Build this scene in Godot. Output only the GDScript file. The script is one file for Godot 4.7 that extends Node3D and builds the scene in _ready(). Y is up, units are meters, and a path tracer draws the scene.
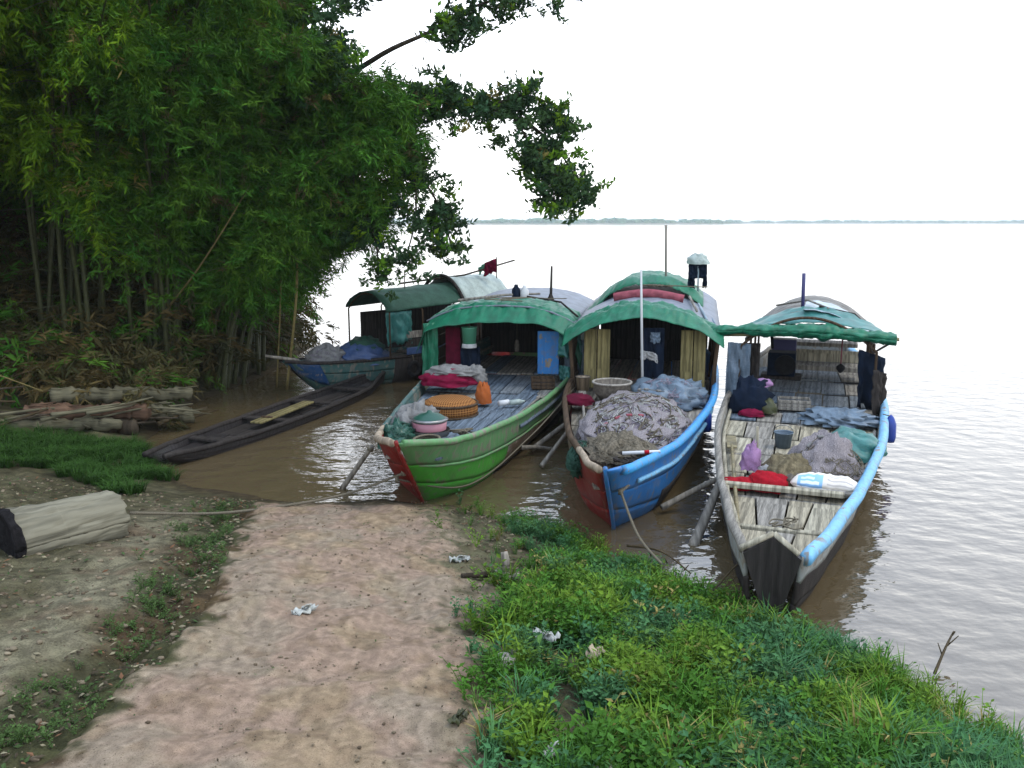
extends Node3D
# A river landing: moored fishing boats with arched cabins, a dirt path, bamboo on the bank.

var rng := RandomNumberGenerator.new()
var nz := FastNoiseLite.new()
var M := {}
var taken := {}

# ------------------------------------------------------------------ set up first
func _ready():
	rng.seed = 7
	nz.seed = 3
	nz.frequency = 1.0
	nz.noise_type = FastNoiseLite.TYPE_SIMPLEX
	nz.fractal_octaves = 3
	var cam := Camera3D.new()
	cam.name = "camera"
	cam.fov = 47.0
	cam.near = 0.05
	cam.far = 9000.0
	cam.position = Vector3(0, 2.5, 0)
	cam.rotation_degrees = Vector3(-10.39, 0, 0)
	add_child(cam)
	cam.current = true
	var env := Environment.new()
	env.background_mode = Environment.BG_SKY
	var sm := ProceduralSkyMaterial.new()
	sm.sky_top_color = Color(0.77, 0.85, 0.98)
	sm.sky_horizon_color = Color(1.0, 0.995, 0.98)
	sm.sky_curve = 0.35
	sm.ground_horizon_color = Color(0.8, 0.8, 0.8)
	sm.ground_bottom_color = Color(0.3, 0.28, 0.22)
	sm.energy_multiplier = 2.3
	var sky := Sky.new()
	sky.sky_material = sm
	env.sky = sky
	env.tonemap_mode = Environment.TONE_MAPPER_LINEAR
	env.tonemap_exposure = 1.15
	env.sdfgi_enabled = true
	env.ssao_enabled = true
	env.ssil_enabled = true
	env.fog_enabled = true
	env.fog_density = 0.00045
	env.fog_light_color = Color(0.93, 0.97, 0.98)
	var we := WorldEnvironment.new()
	we.environment = env
	add_child(we)
	var sun := DirectionalLight3D.new()
	sun.name = "sun"
	sun.light_energy = 0.45
	sun.light_angular_distance = 14.0
	sun.light_color = Color(1.0, 0.97, 0.92)
	sun.shadow_enabled = true
	add_child(sun)
	sun.look_at_from_position(Vector3(9, 16, -5), Vector3(0, 0, -6))
	make_materials()
	setting()
	vegetation()
	boats()
	shore_things()
	ground_cover()

# ------------------------------------------------------------------ naming helpers
func numbered(called: String) -> String:
	if not taken.has(called):
		taken[called] = 0
		return called
	taken[called] += 1
	return "%s_%03d" % [called, taken[called]]

func tag(o, label := "", category := "", group := "", kind := ""):
	if label != "": o.set_meta("label", label)
	if category != "": o.set_meta("category", category)
	if group != "": o.set_meta("group", group)
	if kind != "": o.set_meta("kind", kind)
	return o

func thing(called: String, label: String, category: String, xf := Transform3D.IDENTITY, group := "") -> Node3D:
	var o := Node3D.new()
	o.name = numbered(called)
	add_child(o)
	o.transform = xf
	tag(o, label, category, group)
	return o

func put(called: String, st: SurfaceTool, m: Material, parent: Node = null) -> MeshInstance3D:
	st.generate_normals()
	var o := MeshInstance3D.new()
	o.mesh = st.commit()
	o.material_override = m
	if parent == null:
		o.name = numbered(called)
		add_child(o)
	else:
		o.name = called
		parent.add_child(o, true)
	return o

func put_mesh(called: String, mesh: Mesh, m: Material, parent: Node, xf: Transform3D) -> MeshInstance3D:
	var o := MeshInstance3D.new()
	o.mesh = mesh
	o.material_override = m
	o.name = called
	parent.add_child(o, true)
	o.transform = xf
	return o

func scatter(called: String, mesh: Mesh, m: Material, xfs: Array, cols: Array, parent: Node = null) -> MultiMeshInstance3D:
	var mm := MultiMesh.new()
	mm.transform_format = MultiMesh.TRANSFORM_3D
	mm.use_colors = true
	mm.mesh = mesh
	mm.instance_count = xfs.size()
	for i in xfs.size():
		mm.set_instance_transform(i, xfs[i])
		mm.set_instance_color(i, cols[i])
	var o := MultiMeshInstance3D.new()
	o.multimesh = mm
	o.material_override = m
	o.set_meta("kind", "stuff")
	if parent == null:
		o.name = numbered(called)
		add_child(o)
	else:
		o.name = called
		parent.add_child(o, true)
	return o

# ------------------------------------------------------------------ shape helpers
func begin(smooth := true) -> SurfaceTool:
	var st := SurfaceTool.new()
	st.begin(Mesh.PRIMITIVE_TRIANGLES)
	st.set_smooth_group(0 if smooth else -1)
	return st

func tri(st: SurfaceTool, a: Vector3, b: Vector3, c: Vector3):
	st.add_vertex(a); st.add_vertex(b); st.add_vertex(c)

func quad(st: SurfaceTool, a: Vector3, b: Vector3, c: Vector3, d: Vector3):
	tri(st, a, b, c); tri(st, a, c, d)

# a bent sheet with thickness: f(u, v) -> Vector3
func sheet(st: SurfaceTool, f: Callable, nu: int, nv: int, thick: float, su := 1.0, sv := 1.0):
	var p := []
	for j in nv + 1:
		var row := PackedVector3Array()
		for i in nu + 1:
			row.append(f.call(float(i) / nu, float(j) / nv))
		p.append(row)
	var q := []
	for j in nv + 1:
		var row := PackedVector3Array()
		for i in nu + 1:
			var du: Vector3 = p[j][mini(i + 1, nu)] - p[j][maxi(i - 1, 0)]
			var dv: Vector3 = p[mini(j + 1, nv)][i] - p[maxi(j - 1, 0)][i]
			row.append(p[j][i] - dv.cross(du).normalized() * thick)
		q.append(row)
	for j in nv:
		for i in nu:
			for tq in [[0, 0], [1, 0], [1, 1], [0, 0], [1, 1], [0, 1]]:
				st.set_uv(Vector2((i + tq[0]) * su / nu, (j + tq[1]) * sv / nv))
				st.add_vertex(p[j + tq[1]][i + tq[0]])
			for tq in [[0, 0], [1, 1], [1, 0], [0, 0], [0, 1], [1, 1]]:
				st.set_uv(Vector2((i + tq[0]) * su / nu, (j + tq[1]) * sv / nv))
				st.add_vertex(q[j + tq[1]][i + tq[0]])
	for i in nu:
		quad(st, p[0][i + 1], p[0][i], q[0][i], q[0][i + 1])
		quad(st, p[nv][i], p[nv][i + 1], q[nv][i + 1], q[nv][i])
	for j in nv:
		quad(st, p[j][0], p[j + 1][0], q[j + 1][0], q[j][0])
		quad(st, p[j + 1][nu], p[j][nu], q[j][nu], q[j + 1][nu])

func tube(st: SurfaceTool, pts: Array, r0: float, r1: float, n := 6, radii := []):
	var rings := []
	var up := Vector3.UP
	for k in pts.size():
		var d: Vector3 = (pts[mini(k + 1, pts.size() - 1)] - pts[maxi(k - 1, 0)]).normalized()
		if absf(d.dot(up)) > 0.95:
			up = Vector3(0.3, 0.1, 1).normalized() if absf(d.dot(Vector3(0.3, 0.1, 1).normalized())) < 0.9 else Vector3.RIGHT
		var a := d.cross(up).normalized()
		var b := a.cross(d)
		var r: float = lerpf(r0, r1, float(k) / maxi(1, pts.size() - 1))
		if radii.size() > k: r = radii[k]
		var ring := PackedVector3Array()
		for i in n:
			var t := TAU * i / n
			ring.append(pts[k] + (a * cos(t) + b * sin(t)) * r)
		rings.append(ring)
	for k in pts.size() - 1:
		for i in n:
			var j := (i + 1) % n
			quad(st, rings[k][i], rings[k][j], rings[k + 1][j], rings[k + 1][i])
	for i in range(1, n - 1):
		tri(st, rings[0][0], rings[0][i + 1], rings[0][i])
		var l := rings.size() - 1
		tri(st, rings[l][0], rings[l][i], rings[l][i + 1])

func arc(ctrl: Array, n: int) -> Array:
	var out := []
	var m := ctrl.size() - 1
	for k in n + 1:
		var t := float(k) / n * m
		var i := mini(int(t), m - 1)
		var a: Vector3 = ctrl[maxi(i - 1, 0)]
		var b: Vector3 = ctrl[i]
		var c: Vector3 = ctrl[i + 1]
		var d: Vector3 = ctrl[mini(i + 2, m)]
		out.append(b.cubic_interpolate(c, a, d, t - i))
	return out

# a board between four ground-plan corners (x, z), with chamfered upper edges
func slab(st: SurfaceTool, c: Array, y0: float, y1: float, bev := 0.006):
	var mid := Vector2.ZERO
	for k in 4: mid += c[k] / 4.0
	var lo := []; var hi := []; var top := []
	for k in 4:
		var i: Vector2 = c[k] + (mid - c[k]).normalized() * bev * 1.4
		lo.append(Vector3(c[k].x, y0, c[k].y))
		hi.append(Vector3(c[k].x, y1 - bev, c[k].y))
		top.append(Vector3(i.x, y1, i.y))
	for k in 4:
		var n := (k + 1) % 4
		quad(st, lo[n], lo[k], hi[k], hi[n])
		quad(st, hi[n], hi[k], top[k], top[n])
	quad(st, top[0], top[1], top[2], top[3])
	quad(st, lo[3], lo[2], lo[1], lo[0])

func box(st: SurfaceTool, c: Vector3, s: Vector3, b := Basis.IDENTITY, bev := 0.006):
	var h := s * 0.5
	bev = minf(bev, minf(h.x, minf(h.y, h.z)) * 0.5)
	var f := func(x, y, z): return c + b * Vector3(x, y, z)
	var hx := h.x - bev; var hy := h.y - bev; var hz := h.z - bev
	for sg in [-1.0, 1.0]:
		for ax in 3:
			var P := []
			for uv in [[-1, -1], [1, -1], [1, 1], [-1, 1]]:
				var v := Vector3.ZERO
				if ax == 0: v = Vector3(sg * h.x, uv[0] * hy, uv[1] * hz)
				elif ax == 1: v = Vector3(uv[1] * hx, sg * h.y, uv[0] * hz)
				else: v = Vector3(uv[0] * hx, uv[1] * hy, sg * h.z)
				P.append(f.call(v.x, v.y, v.z))
			if sg > 0: quad(st, P[3], P[2], P[1], P[0])
			else: quad(st, P[0], P[1], P[2], P[3])
	for a in [-1.0, 1.0]:
		for d in [-1.0, 1.0]:
			quad(st, f.call(a * h.x, d * hy, -hz), f.call(a * h.x, d * hy, hz), f.call(a * hx, d * h.y, hz), f.call(a * hx, d * h.y, -hz))
			quad(st, f.call(a * h.x, -hy, d * hz), f.call(a * h.x, hy, d * hz), f.call(a * hx, hy, d * h.z), f.call(a * hx, -hy, d * h.z))
			quad(st, f.call(-hx, a * h.y, d * hz), f.call(hx, a * h.y, d * hz), f.call(hx, a * hy, d * h.z), f.call(-hx, a * hy, d * h.z))
			for e in [-1.0, 1.0]:
				tri(st, f.call(a * h.x, d * hy, e * hz), f.call(a * hx, d * h.y, e * hz), f.call(a * hx, d * hy, e * h.z))

func lathe(st: SurfaceTool, prof: Array, n: int, at := Vector3.ZERO, b := Basis.IDENTITY):
	for k in prof.size() - 1:
		for i in n:
			var t0 := TAU * i / n
			var t1 := TAU * (i + 1) / n
			var P := []
			for e in [[k, t0], [k, t1], [k + 1, t1], [k + 1, t0]]:
				var r: float = prof[e[0]].x
				P.append(at + b * Vector3(r * cos(e[1]), prof[e[0]].y, r * sin(e[1])))
			quad(st, P[0], P[1], P[2], P[3])

# a heap or sack: half ellipsoid with folds
func blob(st: SurfaceTool, at: Vector3, r: Vector3, amp: float, freq: float, sd: float, nu := 28, nv := 14, low := -0.15, power := 1.0):
	var f := func(u, v):
		var a: float = u * TAU
		var e: float = lerpf(low, PI / 2, v)
		var d := Vector3(cos(a) * cos(e), sin(e), sin(a) * cos(e))
		d.y = signf(d.y) * pow(absf(d.y), power)
		var k := 1.0 + amp * (nz.get_noise_3d(d.x * freq + sd, d.y * freq, d.z * freq) + 0.5 * absf(nz.get_noise_3d(d.x * freq * 2.7 + sd, d.y * freq * 2.7 + 9.0, d.z * freq * 2.7)))
		return at + d * r * k
	for j in nv:
		for i in nu:
			quad(st, f.call(float(i % nu) / nu, float(j) / nv), f.call(float((i + 1) % nu) / nu, float(j) / nv), f.call(float((i + 1) % nu) / nu, float(j + 1) / nv), f.call(float(i % nu) / nu, float(j + 1) / nv))

func leaf(st: SurfaceTool, at: Vector3, d: Vector3, up: Vector3, len: float, wid: float, fold := 0.25, droop := 0.0):
	var s := d.cross(up).normalized()
	var n := s.cross(d).normalized()
	var m := at + d * len * 0.42 + n * wid * -fold
	var l := at + d * len * 0.4 + s * wid * 0.5
	var r := at + d * len * 0.4 - s * wid * 0.5
	var t := at + d * len - Vector3.UP * droop * len
	tri(st, at, l, m); tri(st, at, m, r)
	tri(st, l, t, m); tri(st, m, t, r)

func leaf2(st: SurfaceTool, at: Vector3, d: Vector3, up: Vector3, len: float, wid: float):
	var s := d.cross(up).normalized()
	var l := at + d * len * 0.38 + s * wid * 0.5
	var r := at + d * len * 0.38 - s * wid * 0.5
	var t := at + d * len
	tri(st, at, l, t); tri(st, at, t, r)

func rnd(a: float, b: float) -> float:
	return rng.randf_range(a, b)

func rdir() -> Vector3:
	var v := Vector3(rnd(-1, 1), rnd(-1, 1), rnd(-1, 1))
	return v.normalized() if v.length() > 0.05 else Vector3.UP

# ------------------------------------------------------------------ materials
func grey_texture(size: int, sx: float, sy: float, lo: float, hi: float, sd: int, pw := 1.0) -> ImageTexture:
	var n := FastNoiseLite.new()
	n.seed = sd
	n.fractal_octaves = 5
	n.frequency = 0.012
	var w := maxi(8, int(size * sx)); var h := maxi(8, int(size * sy))
	var im := n.get_seamless_image(w, h)
	im.resize(size, size, Image.INTERPOLATE_CUBIC)
	var n2 := FastNoiseLite.new()
	n2.seed = sd + 50
	n2.frequency = 0.09
	n2.fractal_octaves = 3
	var im2 := n2.get_seamless_image(w, h)
	im2.resize(size, size, Image.INTERPOLATE_CUBIC)
	var out := Image.create(size, size, false, Image.FORMAT_RGB8)
	for y in size:
		for x in size:
			var v := clampf(im.get_pixel(x, y).r * 0.6 + im2.get_pixel(x, y).r * 0.4, 0, 1)
			v = lerpf(lo, hi, pow(smoothstep(0.15, 0.85, v), pw))
			out.set_pixel(x, y, Color(v, v, v))
	return ImageTexture.create_from_image(out)

# paint worn through to grey wood in streaks and chips
func paint_texture(paint: Color, under: Color, wear: float, sd: int) -> ImageTexture:
	var a := FastNoiseLite.new(); a.seed = sd; a.frequency = 0.02; a.fractal_octaves = 5
	var b := FastNoiseLite.new(); b.seed = sd + 9; b.frequency = 0.05; b.fractal_octaves = 4
	var ia := a.get_seamless_image(256, 256)
	var ib := b.get_seamless_image(256, 24)
	ib.resize(256, 256, Image.INTERPOLATE_CUBIC)
	var out := Image.create(256, 256, false, Image.FORMAT_RGB8)
	for y in 256:
		for x in 256:
			var n := ia.get_pixel(x, y).r
			var g := ib.get_pixel(x, y).r
			var v := n * 0.65 + g * 0.35
			var c := paint * 0.75 * lerpf(0.8, 1.12, g)
			c = c.lerp(under * 0.75 * lerpf(0.6, 1.3, g), smoothstep(1.0 - wear, 1.06 - wear, v))
			c = c.lerp(Color(0.13, 0.11, 0.08), 0.35 * smoothstep(0.55, 0.8, 1.0 - n))
			out.set_pixel(x, y, c.linear_to_srgb())
	return ImageTexture.create_from_image(out)

func mat(called: String, c: Color, rough := 0.8, tex: Texture2D = null, scale := 1.0, bump_cm := 0.0, bump: Texture2D = null) -> StandardMaterial3D:
	var m := StandardMaterial3D.new()
	m.albedo_color = (c * 0.68 if c != Color.WHITE else c).linear_to_srgb()
	m.roughness = rough
	m.metallic_specular = 0.4 if rough < 0.6 else 0.2
	m.uv1_triplanar = true
	m.uv1_scale = Vector3.ONE * scale
	if tex: m.albedo_texture = tex
	if bump_cm > 0.0:
		m.heightmap_enabled = true
		m.heightmap_texture = bump if bump else tex
		m.heightmap_scale = bump_cm
	M[called] = m
	return m

func leaf_mat(called: String, c: Color, back: float, rough := 0.55):
	var m := StandardMaterial3D.new()
	m.albedo_color = c.linear_to_srgb()
	m.roughness = rough
	m.metallic_specular = 0.14
	m.vertex_color_use_as_albedo = true
	m.cull_mode = BaseMaterial3D.CULL_DISABLED
	if back > 0.0:
		m.backlight_enabled = true
		m.backlight = Color(back, back, back * 0.7)
	M[called] = m

func make_materials():
	var wood := grey_texture(1024, 1.0, 0.04, 0.6, 1.0, 11)
	var woodx := grey_texture(512, 0.06, 1.0, 0.55, 1.0, 15)
	var dirt := grey_texture(512, 1.0, 1.0, 0.62, 1.0, 21)
	var cloth := grey_texture(256, 1.0, 1.0, 0.75, 1.0, 31)
	var knots := grey_texture(512, 1.0, 1.0, 0.55, 1.0, 41, 1.2)
	mat("deck_grey", Color(0.44, 0.41, 0.35), 0.8, wood, 1.9, 0.5)
	mat("deck_pale", Color(0.64, 0.59, 0.44), 0.8, wood, 1.9, 0.5)
	mat("deck_tan", Color(0.56, 0.50, 0.36), 0.8, wood, 1.9, 0.4)
	mat("deck_brown", Color(0.36, 0.32, 0.25), 0.85, wood, 1.9, 0.6)
	mat("deck_blue", Color(0.22, 0.28, 0.34), 0.7, wood, 1.9, 0.3)
	mat("deck_blue2", Color(0.27, 0.31, 0.34), 0.75, wood, 1.9, 0.3)
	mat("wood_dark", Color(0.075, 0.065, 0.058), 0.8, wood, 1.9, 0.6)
	mat("wood_wet", Color(0.06, 0.052, 0.05), 0.45, wood, 1.9, 0.6)
	mat("wood_brown", Color(0.14, 0.095, 0.06), 0.8, wood, 1.9, 0.5)
	mat("wood_yellow", Color(0.34, 0.29, 0.13), 0.75, wood, 1.9, 0.4)
	mat("pole_pale", Color(0.42, 0.38, 0.31), 0.75, wood, 1.9, 0.3)
	mat("bamboo_pole", Color(0.40, 0.33, 0.16), 0.55, woodx, 1.5, 0.2)
	mat("cream", Color(0.62, 0.50, 0.36), 0.7, wood, 1.9, 0.3)
	for p in [["green", Color(0.075, 0.40, 0.04), 0.33, 3], ["red", Color(0.24, 0.010, 0.008), 0.31, 4], ["blue", Color(0.025, 0.19, 0.50), 0.34, 5], ["dark_blue", Color(0.012, 0.06, 0.16), 0.36, 14], ["teal", Color(0.05, 0.13, 0.12), 0.4, 6], ["pale_blue", Color(0.20, 0.50, 0.76), 0.36, 7], ["sky_blue", Color(0.04, 0.32, 0.68), 0.3, 8], ["grey_paint", Color(0.34, 0.36, 0.34), 0.45, 9], ["green_rail", Color(0.12, 0.30, 0.11), 0.42, 10], ["brown_hull", Color(0.13, 0.085, 0.05), 0.4, 12]]:
		var m := mat(p[0], Color.WHITE, 0.55, paint_texture(p[1], Color(0.22, 0.19, 0.15), p[2], p[3]), 1.3, 0.25, wood)
		m.metallic_specular = 0.4
	mat("tarp_green", Color(0.010, 0.21, 0.105), 0.5, cloth, 2.0, 0.3)
	mat("tarp_teal", Color(0.06, 0.26, 0.23), 0.45, cloth, 2.0, 0.3)
	mat("tarp_pale", Color(0.42, 0.55, 0.62), 0.4, cloth, 1.5, 0.2)
	mat("tarp_white", Color(0.55, 0.66, 0.60), 0.5, cloth, 1.5, 0.2)
	mat("tarp_grey_green", Color(0.05, 0.13, 0.09), 0.6, cloth, 1.5, 0.3)
	mat("tarp_blue", Color(0.07, 0.13, 0.30), 0.5, cloth, 1.5, 0.3)
	mat("tarp_slate", Color(0.20, 0.28, 0.36), 0.45, cloth, 1.5, 0.3)
	mat("roof_mat", Color(0.40, 0.38, 0.34), 0.8, woodx, 2.0, 0.4)
	mat("roof_slate", Color(0.26, 0.30, 0.36), 0.55, cloth, 1.5, 0.2)
	mat("cloth_navy", Color(0.012, 0.022, 0.045), 0.9, cloth, 3.0, 0.3)
	mat("cloth_blue", Color(0.01, 0.10, 0.36), 0.7, cloth, 3.0, 0.3)
	mat("cloth_red", Color(0.52, 0.015, 0.03), 0.8, cloth, 3.0, 0.4)
	mat("cloth_crimson", Color(0.26, 0.01, 0.05), 0.8, cloth, 3.0, 0.4)
	mat("cloth_maroon", Color(0.14, 0.008, 0.03), 0.8, cloth, 3.0, 0.4)
	mat("cloth_purple", Color(0.48, 0.28, 0.50), 0.85, cloth, 3.0, 0.4)
	mat("cloth_pink", Color(0.42, 0.12, 0.15), 0.85, cloth, 3.0, 0.3)
	mat("cloth_grey", Color(0.30, 0.30, 0.29), 0.9, cloth, 3.0, 0.5)
	mat("cloth_white", Color(0.62, 0.62, 0.60), 0.85, cloth, 3.0, 0.3)
	mat("cloth_orange", Color(0.46, 0.27, 0.13), 0.85, basket_texture(), 5.0, 0.5, knots)
	mat("khaki", Color(0.30, 0.25, 0.15), 0.9, knots, 3.0, 0.6)
	mat("net_grey", Color(0.52, 0.47, 0.48), 0.95, knots, 13.0, 0.5)
	mat("net_lilac", Color(0.56, 0.50, 0.60), 0.95, knots, 5.0, 0.8)
	mat("net_brown", Color(0.30, 0.26, 0.19), 0.95, knots, 5.0, 1.0)
	mat("sack", Color.WHITE, 0.8, sack_texture(), 1.0, 0.0)
	M.sack.uv1_triplanar = false
	M.sack.uv1_offset = Vector3(0, 0.28, 0)
	mat("plastic_blue", Color(0.02, 0.06, 0.34), 0.35)
	mat("plastic_white", Color(0.66, 0.68, 0.68), 0.4)
	mat("plastic_green", Color(0.10, 0.36, 0.22), 0.45)
	mat("plastic_navy", Color(0.05, 0.05, 0.16), 0.5)
	mat("steel", Color(0.42, 0.42, 0.41), 0.35, cloth, 3.0)
	M.steel.metallic = 0.8
	mat("pink_enamel", Color(0.45, 0.20, 0.24), 0.4)
	mat("dark_green_enamel", Color(0.02, 0.09, 0.06), 0.35)
	mat("rubber", Color(0.025, 0.025, 0.027), 0.8, cloth, 4.0)
	mat("clay", Color(0.26, 0.23, 0.19), 0.85, dirt, 3.0, 0.2)
	mat("paper", Color(0.68, 0.70, 0.64), 0.9, cloth, 6.0)
	mat("stone", Color(0.62, 0.58, 0.50), 0.9, dirt, 3.0, 0.6)
	mat("rope", Color(0.32, 0.28, 0.20), 0.9, knots, 20.0)
	mat("twine", Color(0.45, 0.45, 0.42), 0.85)
	mat("log", Color(0.31, 0.29, 0.21), 0.9, woodx, 0.8, 0.8)
	mat("log_end", Color(0.025, 0.023, 0.024), 0.9, knots, 3.0, 0.6)
	mat("rotten", Color(0.21, 0.195, 0.125), 0.95, woodx, 1.2, 1.0)
	mat("rotten_red", Color(0.21, 0.13, 0.085), 0.95, woodx, 1.2, 1.0)
	mat("bark", Color(0.10, 0.08, 0.055), 0.9, wood, 1.0, 1.0)
	mat("culm_green", Color(0.085, 0.095, 0.035), 0.5, cloth, 3.0)
	mat("culm_yellow", Color(0.17, 0.145, 0.055), 0.5, cloth, 3.0)
	mat("cane", Color(0.27, 0.22, 0.085), 0.6, cloth, 3.0)
	mat("culm_brown", Color(0.10, 0.075, 0.04), 0.7, cloth, 3.0)
	leaf_mat("leaf", Color.WHITE, 0.55)
	leaf_mat("weed", Color.WHITE, 0.45, 0.5)
	leaf_mat("litter", Color.WHITE, 0.0, 0.9)
	leaf_mat("far_leaf", Color.WHITE, 0.0, 1.0)
	# ground: vertex colours are the soils, the textures their grain
	var g := mat("ground", Color.WHITE, 0.9, dirt, 1.3, 0.9, dirt)
	g.vertex_color_use_as_albedo = true
	g.uv1_world_triplanar = true
	g.detail_enabled = true
	g.detail_albedo = speck_texture()
	g.detail_uv_layer = BaseMaterial3D.DETAIL_UV_1
	g.detail_blend_mode = BaseMaterial3D.BLEND_MODE_MUL
	M.path = g.duplicate()
	M.path.albedo_texture = grey_texture(512, 1.0, 1.0, 0.74, 1.0, 61)
	M.path.heightmap_texture = dirt
	M.path.heightmap_scale = 0.08
	M.path.uv1_scale = Vector3.ONE * 2.1
	# muddy river
	var w := StandardMaterial3D.new()
	w.albedo_color = Color(0.086, 0.064, 0.033).linear_to_srgb()
	w.roughness = 0.05
	w.metallic_specular = 1.0
	w.normal_enabled = true
	w.normal_texture = wave_texture()
	w.normal_scale = 0.34
	M.water = w

func speck_texture() -> ImageTexture:
	var r := RandomNumberGenerator.new()
	r.seed = 77
	var im := Image.create(512, 512, false, Image.FORMAT_RGB8)
	im.fill(Color.WHITE)
	for k in 2600:
		var v := r.randf_range(0.5, 0.85)
		var c := Color(v, v * 0.96, v * 0.9)
		var x := r.randi_range(1, 508); var y := r.randi_range(1, 508)
		im.fill_rect(Rect2i(x, y, r.randi_range(1, 4), r.randi_range(1, 3)), c)
	return ImageTexture.create_from_image(im)

func basket_texture() -> ImageTexture:
	var im := Image.create(128, 128, false, Image.FORMAT_RGB8)
	for y in 128:
		for x in 128:
			var v := 0.5 + 0.5 * sin((x + y) * TAU / 32.0) * sin((x - y) * TAU / 32.0)
			var c := Color(0.95, 0.86, 0.72).lerp(Color(0.52, 0.40, 0.32), smoothstep(0.45, 0.7, v))
			im.set_pixel(x, y, c)
	return ImageTexture.create_from_image(im)

# print on the white rice sack: a pale blue panel and grey stripes
func sack_texture() -> ImageTexture:
	var im := Image.create(256, 128, false, Image.FORMAT_RGB8)
	im.fill(Color(0.80, 0.78, 0.74))
	im.fill_rect(Rect2i(28, 34, 92, 56), Color(0.52, 0.68, 0.84))
	im.fill_rect(Rect2i(40, 46, 68, 12), Color(0.82, 0.86, 0.9))
	im.fill_rect(Rect2i(40, 66, 50, 10), Color(0.74, 0.8, 0.88))
	for k in 4: im.fill_rect(Rect2i(136, 30 + k * 18, 90, 6), Color(0.66, 0.64, 0.62))
	return ImageTexture.create_from_image(im)

func wave_texture() -> ImageTexture:
	var n := FastNoiseLite.new()
	n.seed = 5
	n.frequency = 0.02
	n.fractal_octaves = 5
	n.fractal_gain = 0.45
	var im := n.get_seamless_image(1024, 1024)
	im.convert(Image.FORMAT_RGBA8)
	im.bump_map_to_normal_map(6.0)
	return ImageTexture.create_from_image(im)

# ------------------------------------------------------------------ terrain
var shore := PackedVector2Array([Vector2(3500, 1400), Vector2(30, 12), Vector2(8, 3), Vector2(4.2, -1.6), Vector2(3.0, -3.0), Vector2(2.33, -3.8), Vector2(1.94, -4.6), Vector2(1.26, -5.55), Vector2(0.67, -6.35), Vector2(0.07, -7.2), Vector2(-0.6, -7.65), Vector2(-1.3, -7.75), Vector2(-2.3, -7.75), Vector2(-2.95, -8.1), Vector2(-3.6, -8.7), Vector2(-4.2, -9.8), Vector2(-4.5, -12), Vector2(-4.1, -14.5), Vector2(-4.0, -18), Vector2(-6.0, -21.5), Vector2(-14, -26), Vector2(-40, -38), Vector2(-300, -150), Vector2(-3500, -1600)])

func shore_distance(x: float, z: float) -> float:
	var p := Vector2(x, z)
	var best := 1e9
	var side := 1.0
	for k in shore.size() - 1:
		var a := shore[k]
		var e := shore[k + 1] - a
		var t := clampf((p - a).dot(e) / e.length_squared(), 0, 1)
		var d := p.distance_squared_to(a + e * t)
		if d < best:
			best = d
			side = -signf(e.x * (p.y - a.y) - e.y * (p.x - a.x))
	return sqrt(best) * side

func height(x: float, z: float) -> float:
	var d := shore_distance(x, z)
	var wob := 0.12 * nz.get_noise_2d(x * 0.6, z * 0.6)
	d += wob
	var h: float
	if d > 0.0:
		h = 1.1 * (1.0 - exp(-d / 5.0))
		h += (0.035 * nz.get_noise_2d(x * 1.7 + 8.0, z * 1.7) + 0.007 * nz.get_noise_2d(x * 6.0, z * 6.0 + 4.0)) * smoothstep(0.0, 0.6, d)
		if x < -5.0: h += 1.4 * smoothstep(0.0, 9.0, -5.0 - x + maxf(0.0, -12.0 - z) * 0.5) # bank rises under the bamboo
		# rut along the left side of the path
		var lip := x - edge(path_l, z)
		if lip > -0.6 and lip < 0.1 and z < 2.0: h -= 0.06 * smoothstep(-7.4, -6.6, z) * exp(-pow((lip + 0.2) / 0.13, 2.0)) * (1.0 + 0.6 * nz.get_noise_2d(x * 3.0, z * 3.0))
	else:
		h = maxf(-1.4, 0.3 * d)
	return h

func edge(tab: Array, z: float) -> float:
	for k in tab.size() - 1:
		if z <= tab[k][0] and z >= tab[k + 1][0]:
			return lerpf(tab[k][1], tab[k + 1][1], (tab[k][0] - z) / (tab[k][0] - tab[k + 1][0]))
	return tab[tab.size() - 1][1] if z < tab[tab.size() - 1][0] else tab[0][1]

var path_l := [[3.0, -1.9], [-2.84, -1.70], [-3.43, -1.63], [-3.97, -1.57], [-4.81, -1.70], [-6.28, -2.03], [-7.15, -2.2], [-7.8, -2.3]]
var path_r := [[3.0, 0.15], [-3.1, 0.06], [-3.62, 0.0], [-4.94, -0.06], [-6.21, -0.30], [-7.52, -0.58], [-7.8, -0.72]]

func coords(outer0: Array, a: float, b: float, step: float, outer1: Array) -> PackedFloat32Array:
	var out := PackedFloat32Array(outer0)
	var v := a
	while v < b:
		out.append(v)
		v += step
	out.append(b)
	out.append_array(PackedFloat32Array(outer1))
	return out

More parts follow.
